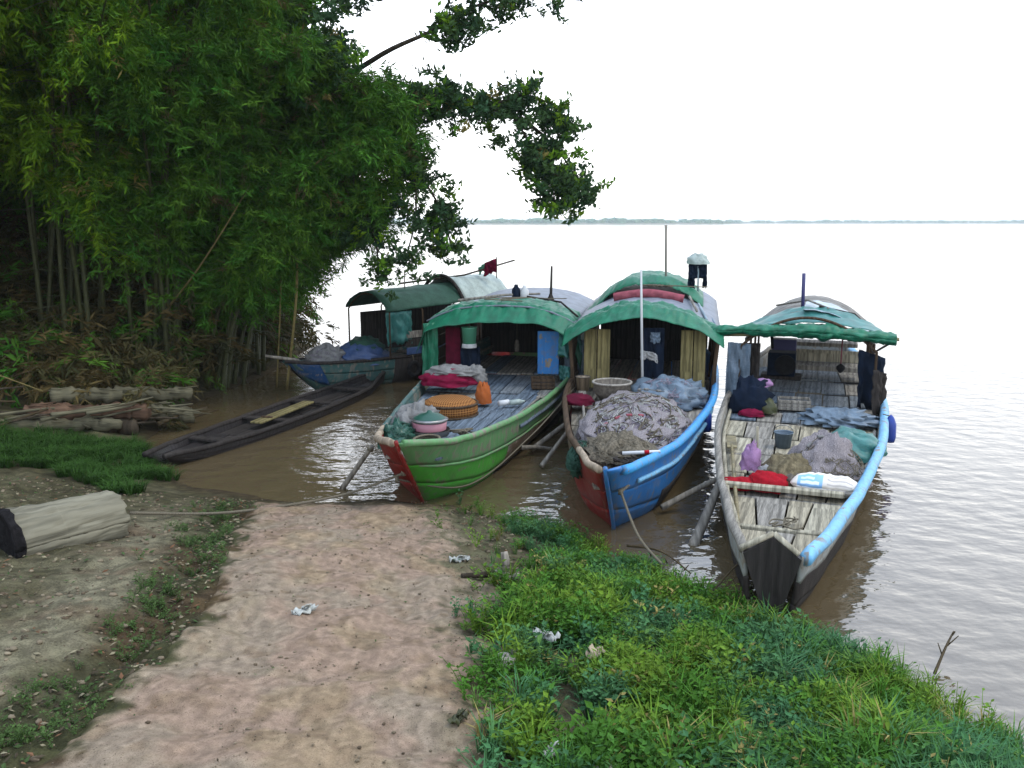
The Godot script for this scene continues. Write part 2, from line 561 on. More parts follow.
func soil(x: float, z: float, d: float) -> Color:
	var n := nz.get_noise_2d(x * 0.9 + 30.0, z * 0.9)
	var n2 := nz.get_noise_2d(x * 3.1, z * 3.1 + 60.0)
	var c := Color(0.150, 0.140, 0.085).lerp(Color(0.235, 0.215, 0.145), smoothstep(-0.3, 0.4, n + 0.5 * n2))
	# trodden pale strip beside the path, running down to the water
	var s := x - (edge(path_l, z) - 0.62 - 0.1 * n2)
	var strip := exp(-s * s / 0.09) * smoothstep(-7.4, -6.0, z)
	c = c.lerp(Color(0.41, 0.37, 0.28), 0.9 * strip).lerp(Color(0.30, 0.20, 0.15), 0.6 * smoothstep(0.05, 0.35, nz.get_noise_2d(x * 1.7 - 9.0, z * 1.7)) * strip)
	var lip := x - edge(path_l, z)
	if lip > -0.5 and lip < 0.2: c = c.lerp(Color(0.15, 0.10, 0.062).lerp(Color(0.10, 0.105, 0.055), smoothstep(-0.2, 0.2, n)), 0.9 * smoothstep(-0.5, -0.25, lip + 0.15 * n2))
	# wet mud at the water's edge
	c = c.lerp(Color(0.13, 0.10, 0.065), smoothstep(0.35, 0.0, d))
	return c * Color(0.50, 0.495, 0.42)

func setting():
	var xs := coords([-3500.0, -900.0, -250.0, -90.0, -45.0, -25.0, -16.0, -12.0, -10.0, -8.5, -7.5, -6.8], -6.3, 3.6, 0.06, [3.8, 4.2, 5.0, 7.0, 12.0, 25.0, 80.0, 400.0, 1500.0, 3500.0])
	var zs := coords([-3500.0, -1200.0, -300.0, -100.0, -50.0, -30.0, -24.0, -20.0, -18.0, -16.5, -15.0, -14.0, -13.0, -12.2, -11.6, -11.1], -10.7, -1.6, 0.06, [-1.4, -1.0, -0.5, 0.3, 1.0, 2.0, 4.0, 8.0, 20.0, 80.0, 400.0, 2000.0])
	var st := begin()
	var w := xs.size()
	for z in zs:
		for x in xs:
			var far: bool = absf(x) > 60.0 or absf(z) > 60.0
			var d := shore_distance(x, z)
			st.set_color(soil(x, z, d))
			st.add_vertex(Vector3(x, height(x, z) if not far else (1.2 if d > 0.0 else -1.4), z))
	for j in zs.size() - 1:
		for i in w - 1:
			var a := j * w + i
			for k in [a, a + 1, a + w + 1, a, a + w + 1, a + w]: st.add_index(k)
	tag(put("ground", st, M.ground), "brown muddy river bank sloping to the water", "", "", "structure")
	# dirt path, a raised slab of trodden earth
	st = begin()
	var nu := 96; var nv := 420
	for j in nv + 1:
		var z := lerpf(2.5, -7.74, float(j) / nv)
		var a := edge(path_l, z) - 0.05 + 0.05 * nz.get_noise_1d(z * 1.2) + 0.012 * nz.get_noise_1d(z * 12.0 + 40.0)
		var b := edge(path_r, z) + 0.06 + 0.16 * nz.get_noise_1d(z * 1.1 + 90.0) + 0.02 * nz.get_noise_1d(z * 12.0)
		for i in nu + 1:
			var u := float(i) / nu
			var x := lerpf(a, b, u)
			var e := minf(u / 0.04, minf((1.0 - u) / 0.04, smoothstep(-7.75, -7.35, z) * 1.0))
			var y := height(x, z) + lerpf(-0.03, 0.016, smoothstep(0.0, 1.0, e)) + 0.005 * nz.get_noise_2d(x * 1.1, z * 0.8) + 0.0003 * nz.get_noise_2d(x * 14.0, z * 14.0)
			var n := nz.get_noise_2d(x * 1.1 + 5.0, z * 0.8)
			var n2 := nz.get_noise_2d(x * 4.0 + 2.0, z * 4.0)
			var n3 := nz.get_noise_2d(x * 1.6 - 40.0, z * 1.2 + 17.0)
			var c := Color(0.425, 0.305, 0.218)
			c = c.lerp(Color(0.43, 0.325, 0.19), 0.6 * smoothstep(0.0, 0.45, n3 + 0.35 * n2 + 0.25 * (u - 0.5)))
			c = c.lerp(Color(0.37, 0.315, 0.225), 0.55 * smoothstep(-0.1, 0.35, n + 0.3 * n2 + 0.5 * (0.42 - u)))
			c = c.lerp(Color(0.27, 0.19, 0.12), 0.6 * smoothstep(0.25, 0.6, n2 - 0.3 * n) + 0.0)
			var n4 := nz.get_noise_2d(x * 11.0, z * 7.0)
			c = c * 0.66 * (1.0 + 0.12 * n4 + 0.14 * nz.get_noise_2d(x * 30.0, z * 24.0 + 8.0))
			var spill := maxf(1.0 - smoothstep(0.05, 0.15, x - a + 0.10 * n2 + 0.05 * n4), 1.0 - smoothstep(0.08, 0.42, b - x + 0.30 * n2 + 0.12 * n4))
			spill = maxf(spill, smoothstep(-7.0, -7.5, z + 0.25 * n2))
			c = c.lerp(soil(x, z, 1.0) if z > -7.3 else soil(x, z, 0.1), spill)
			st.set_color(c)
			st.add_vertex(Vector3(x, y, z))
	for j in nv:
		for i in nu:
			var a := j * (nu + 1) + i
			for k in [a, a + nu + 2, a + 1, a, a + nu + 1, a + nu + 2]: st.add_index(k)
	tag(put("path", st, M.path), "pale trodden earth path leading down to the boats", "", "", "structure")
	# river
	st = begin()
	var cs := [-4000.0, -400.0, -60.0, 60.0, 400.0, 4000.0]
	for j in 5:
		for i in 5:
			for q in [[0, 0], [1, 0], [1, 1], [0, 0], [1, 1], [0, 1]]:
				var p := Vector3(cs[i + q[0]], 0, cs[j + q[1]])
				st.set_uv(Vector2(p.x / 9.0, p.z / 6.5))
				st.add_vertex(p)
	tag(put("river", st, M.water), "wide muddy brown river reflecting a white sky", "", "", "structure")
	far_bank()

func far_bank():
	var st := begin()
	var f := func(u, v):
		var x := lerpf(-1500.0, 1500.0, u)
		var zz := -960.0 - 500.0 * smoothstep(190.0, 420.0, x) + 20.0 * nz.get_noise_1d(x * 0.01)
		return Vector3(x, lerpf(-0.6, 1.4, minf(1.0, v * 3.0)), zz - v * 120.0)
	sheet(st, f, 120, 6, 0.5)
	M.far_soil = mat("far_soil", Color(0.22, 0.20, 0.14), 1.0)
	tag(put("far_bank_land", st, M.far_soil), "low far shore of the river on the horizon", "", "", "structure")
	st = begin(false)
	for k in 60:
		var d := rdir()
		d.y = absf(d.y)
		leaf2(st, d * rnd(0.45, 0.9), rdir(), Vector3.UP, rnd(0.3, 0.5), rnd(0.25, 0.4))
	blob(st, Vector3.ZERO, Vector3(0.8, 0.85, 0.8), 0.4, 2.0, 4.0, 10, 5)
	st.generate_normals()
	var mesh := st.commit()
	var xfs := []; var cols := []
	for k in 1500:
		var x := rnd(-1100, 1100)
		var p: Vector3 = f.call((x + 1500.0) / 3000.0, rnd(0.2, 0.8))
		var tall := 5.5 if x < 230.0 else 4.0
		var s := rnd(0.5, 1.2) * tall * (0.7 + 0.5 * nz.get_noise_1d(x * 0.02))
		xfs.append(Transform3D(Basis(Vector3.UP, rnd(0, TAU)).scaled(Vector3(s * 1.6, s, s * 1.6)), p + Vector3(0, 0.3, 0)))
		var c := Color(0.05, 0.13, 0.08).lerp(Color(0.10, 0.15, 0.06), rng.randf())
		cols.append(c)
	tag(scatter("far_treeline", mesh, M.far_leaf, xfs, cols), "hazy green line of trees on the far shore", "trees")

# ------------------------------------------------------------------ vegetation
func bamboo_spray(sd: int) -> Mesh:
	rng.seed = sd
	var st := begin(false)
	var tip := Vector3(rnd(-0.1, 0.1), -0.2, 0.36)
	tube(st, arc([Vector3.ZERO, Vector3(0, 0.02, 0.14), tip * 0.7, tip], 4), 0.004, 0.0015, 3)
	for k in 30:
		var t := rnd(0.15, 1.0)
		var at := Vector3(0, 0.02, 0.14).lerp(tip, t) if t > 0.4 else Vector3.ZERO.lerp(Vector3(0, 0.02, 0.14), t / 0.4)
		var d := Vector3(rnd(-1, 1), rnd(-1.0, 0.35), rnd(-0.25, 1.0)).normalized()
		var len := rnd(0.08, 0.145)
		leaf2(st, at + rdir() * 0.04, d, rdir(), len, len * 0.17)
	st.generate_normals()
	return st.commit()

func broad_spray(sd: int) -> Mesh:
	rng.seed = sd
	var st := begin(false)
	tube(st, arc([Vector3.ZERO, Vector3(0, 0.03, 0.15), Vector3(0, -0.02, 0.32)], 3), 0.005, 0.002, 3)
	for k in 18:
		var t := rnd(0.1, 1.0)
		var at := Vector3(0, 0.03 * sin(t * 3.0), 0.32 * t)
		var d := Vector3(rnd(-1, 1), rnd(-0.7, 0.4), rnd(-0.3, 0.9)).normalized()
		var len := rnd(0.07, 0.12)
		leaf(st, at + rdir() * 0.03, d, rdir(), len, len * 0.5)
	st.generate_normals()
	return st.commit()

func leaf_tint(kind: int) -> Color:
	var v := rnd(0.75, 1.3)
	var c: Color
	if kind == 0: # fresh bamboo
		c = Color(0.150, 0.255, 0.012).lerp(Color(0.055, 0.165, 0.016), rng.randf())
		if rng.randf() < 0.05: c = Color(0.20, 0.17, 0.05)
	elif kind == 1: # deep green
		c = Color(0.022, 0.070, 0.018).lerp(Color(0.042, 0.095, 0.020), rng.randf())
	elif kind == 4: # mid green
		c = Color(0.036, 0.130, 0.016).lerp(Color(0.085, 0.175, 0.018), rng.randf())
	elif kind == 2: # blue green broadleaf
		c = Color(0.030, 0.075, 0.034).lerp(Color(0.055, 0.105, 0.032), rng.randf())
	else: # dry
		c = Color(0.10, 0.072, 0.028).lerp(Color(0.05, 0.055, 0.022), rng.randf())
	return c * v * 0.8

var fleet := []
var sprays := []
var broad := []

func drooping(p: Vector3, s: float) -> Transform3D:
	var b := Basis(Vector3.UP, rnd(0, TAU)) * Basis(Vector3.RIGHT, rnd(-0.8, 0.8)) * Basis(Vector3.FORWARD, rnd(-0.5, 0.5))
	return Transform3D(b.scaled(Vector3.ONE * s), p)

# a clump of arching culms; every culm carries sprays of leaves along its upper part
func bamboo(base: Vector3, label: String, culms: Array, tint: int, low: float, per: int, spread: float, culm_mat: String, size := 1.0):
	var root := thing("bamboo_clump", label, "bamboo", Transform3D(Basis.IDENTITY, base), "bamboo on the bank")
	var xfs := []; var cols := []
	var dead := begin()
	for c in culms:
		var foot := Vector3(c[0], -0.15, c[1])
		var reach := Vector3(c[2], 0, c[3])
		var tall: float = c[4]
		var pts := []
		for k in 15:
			var t := k / 14.0
			pts.append(foot + Vector3.UP * tall * (t - 0.32 * t * t * t) + reach * (0.25 * t + 0.75 * t * t))
		var st := begin()
		tube(st, pts, 0.038, 0.008, 7)
		for k in range(1, 13):
			var p: Vector3 = pts[k]
			var d: Vector3 = (pts[k + 1] - p).normalized()
			tube(st, [p - d * 0.008, p + d * 0.008], lerpf(0.045, 0.014, k / 14.0), lerpf(0.045, 0.014, k / 14.0), 7)
		put("culm", st, M[culm_mat], root)
		for k in per:
			var t := sqrt(rnd(0.02, 1.0))
			var i := mini(int(t * 14.0), 13)
			var p: Vector3 = pts[i].lerp(pts[i + 1], t * 14.0 - i)
			var o := rdir() * rnd(0.05, 1.0) * spread * (0.6 + 0.6 * sin(t * PI))
			o.y *= 0.7
			p += o
			if base.y + p.y < low + 1.3 * smoothstep(-4.9, -6.3, base.x + p.x) + 0.6 * nz.get_noise_3d((base.x + p.x) * 0.9, 0.0, (base.z + p.z) * 0.9): continue
			# leaves hang in clumps with gaps between them
			if nz.get_noise_3d((base.x + p.x) * 0.62, (base.y + p.y) * 0.75, (base.z + p.z) * 0.62) < (-0.04 if spread < 1.0 else -0.25): continue
			xfs.append(drooping(p, rnd(0.6, 1.15) * size))
			cols.append(leaf_tint(tint if rng.randf() < 0.96 else 3))
		for k in 5:
			var i := rng.randi_range(2, 12)
			var p: Vector3 = pts[i]
			var d := Vector3(rnd(-1, 1), rnd(-0.2, 0.6), rnd(-1, 1)).normalized()
			tube(dead, arc([p, p + d * 0.4, p + d * 0.9 + Vector3(0, -0.15, 0)], 4), 0.009, 0.003, 4)
	put("branches", dead, M[culm_mat], root).set_meta("kind", "stuff")
	scatter("foliage", sprays[rng.randi_range(0, 3)], M.leaf, xfs, cols, root)
	return root

func culm_ring(n: int, r: float, rx0: float, rx1: float, rz0: float, rz1: float, h0: float, h1: float) -> Array:
	var out := []
	for k in n:
		out.append([rnd(-r, r), rnd(-r, r), rnd(rx0, rx1), rnd(rz0, rz1), rnd(h0, h1)])
	return out

func vegetation():
	for k in 4:
		sprays.append(bamboo_spray(100 + k))
		broad.append(broad_spray(200 + k))
	rng.seed = 42
	var g := func(x, z): return Vector3(x, height(x, z), z)
	# front row, arching out over the mud and the water
	bamboo(g.call(-8.6, -7.2), "bamboo clump at the left edge, nearest the camera, its leaves high over the mud", culm_ring(12, 0.5, 1.2, 3.6, -0.8, 1.6, 6.5, 9.0), 0, 3.0, 900, 0.85, "culm_green")
	bamboo(g.call(-7.8, -11.2), "bamboo clump with fresh yellow green leaves at the left edge above the rotten logs", culm_ring(13, 0.5, 0.6, 3.0, 0.0, 2.2, 6.5, 9.0), 0, 1.9, 980, 0.85, "culm_green")
	bamboo(g.call(-6.3, -12.6), "bamboo clump hanging bright feathery leaves behind the rotten logs", culm_ring(13, 0.5, 0.3, 3.0, 0.4, 2.8, 6.5, 9.0), 0, 1.9, 980, 0.85, "culm_green")
	bamboo(g.call(-5.2, -13.0), "bamboo clump behind the dark sunken canoe, its leaves hanging low", culm_ring(12, 0.5, 0.2, 2.8, 0.0, 2.4, 6.0, 8.5), 4, 1.5, 980, 0.85, "culm_green")
	bamboo(g.call(-4.6, -14.4), "bamboo clump leaning right above the bow of the teal boat", culm_ring(17, 0.45, 0.6, 3.5, 0.2, 2.2, 4.6, 7.0), 4, 1.35, 900, 0.8, "culm_green")
	bamboo(g.call(-4.5, -16.6), "bamboo clump farthest along the bank, beside the overhanging tree", culm_ring(10, 0.45, 0.4, 2.8, -0.3, 1.6, 6.0, 8.0), 4, 1.3, 800, 0.8, "culm_green")
	bamboo(g.call(-4.45, -13.3), "short bamboo clump leaning low over the teal boat", culm_ring(11, 0.3, 1.3, 3.0, -0.4, 0.9, 3.4, 5.0), 4, 1.3, 640, 0.6, "culm_green")
	# back rows that close the thicket
	bamboo(g.call(-9.5, -12.5), "bamboo clump deep in the thicket at the far left", culm_ring(11, 0.8, -1.0, 2.0, -0.5, 1.0, 6.0, 9.0), 4, 1.8, 800, 1.4, "culm_green", 1.5)
	bamboo(g.call(-7.5, -14.5), "bamboo clump in the middle of the thicket", culm_ring(11, 0.8, -1.0, 1.8, -0.5, 1.0, 6.0, 9.0), 4, 1.5, 800, 1.4, "culm_green", 1.5)
	bamboo(g.call(-6.2, -17.5), "bamboo clump at the back of the thicket", culm_ring(11, 0.8, -1.0, 2.0, -0.5, 1.0, 6.0, 9.0), 4, 0.6, 650, 1.3, "culm_green", 1.5)
	bamboo(g.call(-11.0, -16.5), "bamboo clump hidden behind the others on the rising bank", culm_ring(11, 0.9, -1.0, 2.0, -0.5, 1.0, 6.0, 9.0), 4, 0.6, 600, 1.5, "culm_green", 1.6)
	bamboo(g.call(-10.8, -9.4), "bamboo clump beyond the left edge whose leaves shade the logs", culm_ring(12, 0.9, -0.5, 2.4, -0.5, 1.2, 6.0, 9.0), 4, 2.0, 620, 1.3, "culm_green", 1.5)
	# low dry brush between the culms and the water
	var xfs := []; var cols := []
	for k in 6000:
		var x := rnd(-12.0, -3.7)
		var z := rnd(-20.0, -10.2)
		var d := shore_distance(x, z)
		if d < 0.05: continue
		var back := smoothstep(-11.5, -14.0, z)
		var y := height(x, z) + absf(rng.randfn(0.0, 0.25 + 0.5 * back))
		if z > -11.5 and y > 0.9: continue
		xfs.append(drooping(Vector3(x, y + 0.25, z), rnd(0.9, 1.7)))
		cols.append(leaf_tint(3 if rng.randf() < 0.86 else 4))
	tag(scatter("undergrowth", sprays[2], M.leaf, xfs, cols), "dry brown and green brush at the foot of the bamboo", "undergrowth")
	# pale single culms that stand out in front
	for c in [[Vector3(-3.35, 0.05, -12.9), [Vector3(-3.08, 1.4, -12.6), Vector3(-3.0, 2.4, -12.5), Vector3(-2.93, 3.0, -12.4), Vector3(-2.5, 3.38, -12.3), Vector3(-1.85, 3.58, -12.2)], 0.022, "pale yellow bamboo stem bending right at its tip, in front of the thicket"], [Vector3(-3.55, 0.05, -13.1), [Vector3(-3.32, 1.5, -12.7), Vector3(-3.22, 2.9, -12.6), Vector3(-3.2, 3.5, -12.6)], 0.014, "thin straight yellow bamboo stem close beside the bending one"], [Vector3(-5.0, 1.2, -12.6), [Vector3(-4.4, 1.75, -12.2), Vector3(-3.9, 2.3, -11.9), Vector3(-3.5, 2.85, -11.8)], 0.016, "short pale bamboo stick slanting up to the right among the leaves"], [Vector3(-6.9, 1.15, -10.0), [Vector3(-6.0, 0.85, -9.9), Vector3(-5.3, 0.62, -9.8)], 0.014, "thin pale stick slanting down onto the rotten logs"]]:
		var t := thing("bamboo_cane", c[3], "bamboo", Transform3D(Basis.IDENTITY, c[0]))
		var pts := [Vector3.ZERO]
		for p in c[1]: pts.append(p - c[0])
		var st := begin()
		var line := arc(pts, 24)
		tube(st, line, c[2], c[2] * 0.4, 7)
		for k in range(2, 24, 3):
			tube(st, [line[k] - Vector3(0, 0.006, 0), line[k] + Vector3(0, 0.006, 0)], c[2] * 1.1, c[2] * 1.1, 7)
		put("cane", st, M.cane, t)
		st = begin()
		for k in 5:
			var q: Vector3 = line[rng.randi_range(6, 22)]
			tube(st, [q, q + Vector3(rnd(-0.3, 0.3), rnd(0.05, 0.3), rnd(-0.2, 0.2))], 0.006, 0.003, 4)
		put("side_shoots", st, M.culm_brown, t).set_meta("kind", "stuff")
	tree()

# broadleaf tree whose bough hangs out over the boats
func tree():
	var base := Vector3(-4.6, height(-4.6, -15.8), -15.8)
	var root := thing("riverside_tree", "broadleaf tree whose leafy bough hangs out over the moored boats", "tree", Transform3D(Basis.IDENTITY, base))
	var w := func(x, y, z): return Vector3(x, y, z) - base
	var st := begin()
	tube(st, arc([Vector3(0, -0.2, 0), w.call(-4.5, 1.8, -15.6), w.call(-4.2, 3.4, -15.2), w.call(-4.0, 5.2, -15.0), w.call(-3.9, 8.0, -15.2)], 16), 0.24, 0.08, 9)
	put("trunk", st, M.bark, root)
	var limbs := [
		[[w.call(-4.2, 3.2, -15.2), w.call(-3.0, 4.0, -14.2), w.call(-1.9, 4.1, -13.3), w.call(-1.16, 4.25, -13.0), w.call(-0.45, 4.12, -13.0), w.call(0.2, 3.9, -13.0), w.call(0.7, 3.45, -13.0), w.call(1.02, 2.95, -13.0)], 0.06, 0.16, 900, 0.34],
		[[w.call(-4.1, 4.4, -15.1), w.call(-2.6, 4.6, -13.8), w.call(-1.71, 4.87, -13.0), w.call(-1.1, 5.08, -12.8), w.call(-0.55, 5.35, -12.7), w.call(0.2, 5.6, -12.6)], 0.05, 0.62, 130, 0.30],
		[[w.call(-3.0, 4.0, -14.2), w.call(-1.9, 3.5, -13.2), w.call(-1.3, 3.1, -13.0), w.call(-1.0, 2.6, -13.0), w.call(-0.88, 2.1, -13.0)], 0.035, 0.2, 230, 0.24],
		[[w.call(-2.6, 4.0, -13.6), w.call(-1.75, 3.9, -12.9), w.call(-1.4, 3.3, -12.7), w.call(-1.35, 2.6, -12.6), w.call(-1.5, 2.0, -12.6)], 0.03, 0.25, 230, 0.36],
		[[w.call(-3.0, 3.2, -13.6), w.call(-2.3, 2.9, -12.9), w.call(-1.95, 2.3, -12.7), w.call(-1.9, 1.7, -12.6)], 0.03, 0.25, 170, 0.32],
		[[w.call(0.0, 4.0, -13.0), w.call(0.25, 3.6, -12.9), w.call(0.5, 3.2, -12.8), w.call(0.62, 2.75, -12.8)], 0.02, 0.1, 190, 0.24],
		[[w.call(-0.3, 4.1, -13.0), w.call(0.1, 4.25, -12.9), w.call(0.5, 4.15, -12.9), w.call(0.75, 3.9, -12.9)], 0.02, 0.1, 130, 0.2],
		[[w.call(-4.0, 5.0, -15.0), w.call(-3.4, 5.6, -14.0), w.call(-2.6, 6.1, -13.2), w.call(-1.6, 6.4, -12.7)], 0.08, 0.1, 700, 0.8],
		[[w.call(-4.1, 4.0, -15.1), w.call(-3.6, 4.4, -14.0), w.call(-3.0, 4.6, -13.0), w.call(-2.4, 4.7, -12.2)], 0.07, 0.1, 900, 0.7],
		[[w.call(-4.0, 5.5, -15.0), w.call(-4.6, 6.0, -14.0), w.call(-5.0, 6.2, -13.2)], 0.07, 0.1, 500, 0.9],
	]
	var xfs := []; var cols := []
	for l in limbs:
		var line := arc(l[0], 22)
		st = begin()
		tube(st, line, l[1], 0.008, 6)
		for k in 12:
			var i := rng.randi_range(int(22 * l[2]), 20)
			var d := Vector3(rnd(-0.6, 1), rnd(-0.7, 0.7), rnd(-0.8, 0.8)).normalized() * rnd(0.2, 0.45)
			tube(st, [line[i], line[i] + d * 0.5 + Vector3(0, 0.02, 0), line[i] + d], 0.007, 0.002, 3)
		put("limb", st, M.bark, root)
		for k in l[3]:
			var t := rnd(l[2], 1.0) * 21.9
			var i := int(t)
			var p: Vector3 = line[i].lerp(line[i + 1], t - i)
			var o := rdir() * rnd(0.0, 1.0) * float(l[4])
			o.y = o.y * 1.1 - 0.08
			p += o
			if nz.get_noise_3d(p.x * 1.6, p.y * 1.6, p.z * 1.6) < -0.12: continue
			xfs.append(drooping(p, rnd(0.7, 1.2)))
			cols.append(leaf_tint(2 if rng.randf() < 0.8 else 0))
	# few hanging leaves at the upper edge
	for k in 9:
		xfs.append(drooping(w.call(rnd(0.45, 0.85), rnd(5.3, 5.5), -12.8), rnd(0.6, 0.9)))
		cols.append(leaf_tint(2))
	scatter("crown", broad[0], M.leaf, xfs, cols, root)

# ------------------------------------------------------------------ boats
func along(ctrl: Array, s: float, col: int) -> float:
	var m := ctrl.size() - 1
	if s <= ctrl[0][0]: return ctrl[0][col]
	for k in m:
		if s <= ctrl[k + 1][0]:
			var t: float = (s - ctrl[k][0]) / (ctrl[k + 1][0] - ctrl[k][0])
			return cubic_interpolate(ctrl[k][col], ctrl[k + 1][col], ctrl[maxi(k - 1, 0)][col], ctrl[mini(k + 2, m)][col], t)
	return ctrl[m][col]

# point on the hull: side -1 or 1, q metres aft of the bow, u from gunwale (0) to keel (1); local x right, -z aft
func skin(C: Dictionary, side: float, q: float, u: float) -> Vector3:
	var b := along(C.ctrl, q, 1)
	var g := along(C.ctrl, q, 2)
	var k := along(C.ctrl, q, 3)
	var q0: float = C.ctrl[0][0]
	var s: float = q + C.rake * u * (1.0 - smoothstep(0.0, 1.6, q - q0))
	return Vector3(side * b * (1.0 - 0.14 * u - 0.86 * pow(u, 5.0)), lerpf(g, k, u), -s)

func strake(C: Dictionary, root: Node, called: String, side: float, q0: float, q1: float, u0: float, u1: float, m: Material, proud := 0.0, label := ""):
	var st := begin()
	var f := func(a, b):
		var p := skin(C, side, lerpf(q0, q1, a), lerpf(u0, u1, b))
		p.x += side * (proud + 0.004 * nz.get_noise_2d(p.z * 2.0, p.y * 5.0 + side))
		return p
	var n := maxi(6, int((q1 - q0) * 5.0))
	var g := func(a, b): return f.call(a, b) if side > 0 else f.call(1.0 - a, b)
	sheet(st, g, n, 6, 0.028)
	var o := put(called, st, m, root)
	if label != "": o.set_meta("label", label)
	return o

func rail(C: Dictionary, root: Node, called: String, side: float, q0: float, q1: float, u: float, r: float, m: Material, out := 0.0, up := 0.0, label := ""):
	var pts := []
	var n := int((q1 - q0) * 5.0) + 6
	for k in n + 1:
		var q := lerpf(q0, q1, float(k) / n)
		pts.append(skin(C, side, q, u) + Vector3(side * out, up + 0.006 * nz.get_noise_1d(q * 3.0), 0))
	var st := begin()
	tube(st, pts, r, r, 9)
	var o := put(called, st, m, root)
	if label != "": o.set_meta("label", label)
	return o

# rows of loose boards laid across the hull between q0 and q1
func boards(C: Dictionary, root: Node, rows: Array, drop: float, mats: Array, called := "deck_plank"):
	for r in rows:
		var q0: float = r[0]; var q1: float = r[1]; var n: int = r[2]
		var cut := [0.0]
		for k in range(1, n): cut.append((k + rnd(-0.22, 0.22)) / n)
		cut.append(1.0)
		for k in n:
			var lift := rnd(-0.006, 0.008)
			var e0 := rnd(-0.02, 0.02); var e1 := rnd(-0.02, 0.02)
			var c := []
			for e in [[q0 + e0, cut[k]], [q1 + e1, cut[k]], [q1 + e1, cut[k + 1]], [q0 + e0, cut[k + 1]]]:
				var b := along(C.ctrl, e[0], 1) - 0.05
				var x := lerpf(-b, b, e[1])
				c.append(Vector2(x + (0.007 if e[1] == cut[k] else -0.007), -e[0]))
			var y: float = along(C.ctrl, (q0 + q1) / 2, 2) - drop + lift
			var st := begin(false)
			slab(st, [c[0], c[3], c[2], c[1]], y - 0.022, y, 0.005)
			put(called, st, M[mats[rng.randi_range(0, mats.size() - 1)]], root)

# arched roof between q0 and q1
func vault(root: Node, called: String, q0: float, q1: float, half: float, edge_y: float, top_y: float, m: Material, thick: float, rumple: float, sd: float, power := 2.2, rise := 0.0, a0 := -1.0, a1 := 1.0) -> MeshInstance3D:
	var st := begin()
	var f := func(u, v):
		var a: float = lerpf(a0, a1, u)
		var q := lerpf(q0, q1, v)
		var y: float = edge_y + (top_y - edge_y) * (1.0 - pow(absf(a), power)) + rise * v
		var n := nz.get_noise_3d(a * 2.0 + sd, q * 1.6, sd) + 0.5 * nz.get_noise_3d(a * 6.0 + sd, q * 4.0, sd * 2.0)
		return Vector3(half * a, y + rumple * n, -q - rumple * 1.2 * nz.get_noise_2d(a * 3.0 + sd, v * 2.0))
	sheet(st, f, 30, 16, thick)
	return put(called, st, m, root)

func crease(x: float, y: float) -> float:
	var n := nz.get_noise_2d(x * 3.0, y * 1.2)
	return 0.6 * n + 0.5 * (0.25 - absf(nz.get_noise_2d(x * 6.0 + 31.0, y * 2.0 + n))) + 0.3 * (0.2 - absf(nz.get_noise_2d(x * 13.0 + 7.0, y * 4.0 - n)))

func hoop(root: Node, q: float, half: float, edge_y: float, top_y: float, r: float, m: Material, power := 2.2, called := "rib", foot := 0.0):
	var st := begin()
	var pts := []
	if foot > 0.0: pts.append(Vector3(-half, foot, -q))
	for k in 21:
		var a := lerpf(-1.0, 1.0, k / 20.0)
		pts.append(Vector3(half * a, edge_y + (top_y - edge_y) * (1.0 - pow(absf(a), power)), -q))
	if foot > 0.0: pts.append(Vector3(half, foot, -q))
	tube(st, pts, r, r, 6)
	put(called, st, m, root)

func bar(root: Node, called: String, pts: Array, r0: float, r1: float, m: Material, n := 7) -> MeshInstance3D:
	var st := begin()
	tube(st, pts, r0, r1, n)
	return put(called, st, m, root)

func panel(root: Node, called: String, c: Vector3, s: Vector3, m: Material, b := Basis.IDENTITY) -> MeshInstance3D:
	var st := begin(false)
	box(st, c, s, b)
	return put(called, st, m, root)

# cloth hanging from an upper edge a-b down by drop
func hang(root: Node, called: String, a: Vector3, b: Vector3, drop: float, m: Material, folds := 3.0, depth := 0.04, sd := 0.0) -> MeshInstance3D:
	var st := begin()
	var n := (b - a).cross(Vector3.UP).normalized()
	var f := func(u, v):
		var p := a.lerp(b, u)
		var k: float = depth * v * sin(u * TAU * folds + sd) + depth * nz.get_noise_2d(u * 4.0 + sd, v * 3.0)
		return p + n * k - Vector3(0, drop * v * (1.0 + 0.12 * nz.get_noise_1d(u * 5.0 + sd)), 0)
	sheet(st, f, 18, 10, 0.008)
	return put(called, st, m, root)

func boat(called: String, label: String, x: float, z: float, yaw: float, C: Dictionary) -> Node3D:
	var r := thing(called, label, "boat", Transform3D(Basis(Vector3.UP, deg_to_rad(-yaw)), Vector3(x, 0, z)), "moored fishing boats")
	C.root = r
	fleet.append(C)
	return r

func hull(C: Dictionary, upL: String, upR: String, lowL: String, lowR: String):
	var r: Node = C.root
	var q0: float = C.ctrl[0][0]
	var q1: float = C.ctrl[C.ctrl.size() - 1][0]
	for side in [-1.0, 1.0]:
		strake(C, r, "upper_strake", side, q0 + (C.bow if side < 0 else 0.0), q1, 0.0, 0.3, M[upL if side < 0 else upR], 0.006)
		strake(C, r, "middle_strake", side, q0, q1, 0.295, 0.58, M[lowL if side < 0 else lowR])
		strake(C, r, "lower_strake", side, q0, q1, 0.58, 1.0, M[lowL if side < 0 else lowR], -0.004)
	# transom at the stern
	var st := begin(false)
	var f := func(u, v):
		var a := skin(C, -1.0, q1, v); var b := skin(C, 1.0, q1, v)
		return a.lerp(b, u)
	sheet(st, f, 6, 6, 0.03)
	put("transom", st, M[upR], r)

func stem(C: Dictionary, r: Node, m: Material):
	var pts := []
	for k in 9:
		var p := skin(C, 1.0, C.ctrl[0][0], k / 8.0)
		p.x *= 0.3
		pts.append(p + Vector3(0, 0.03 if k == 0 else 0.0, 0.008))
	bar(r, "stem", pts, 0.018, 0.016, m)

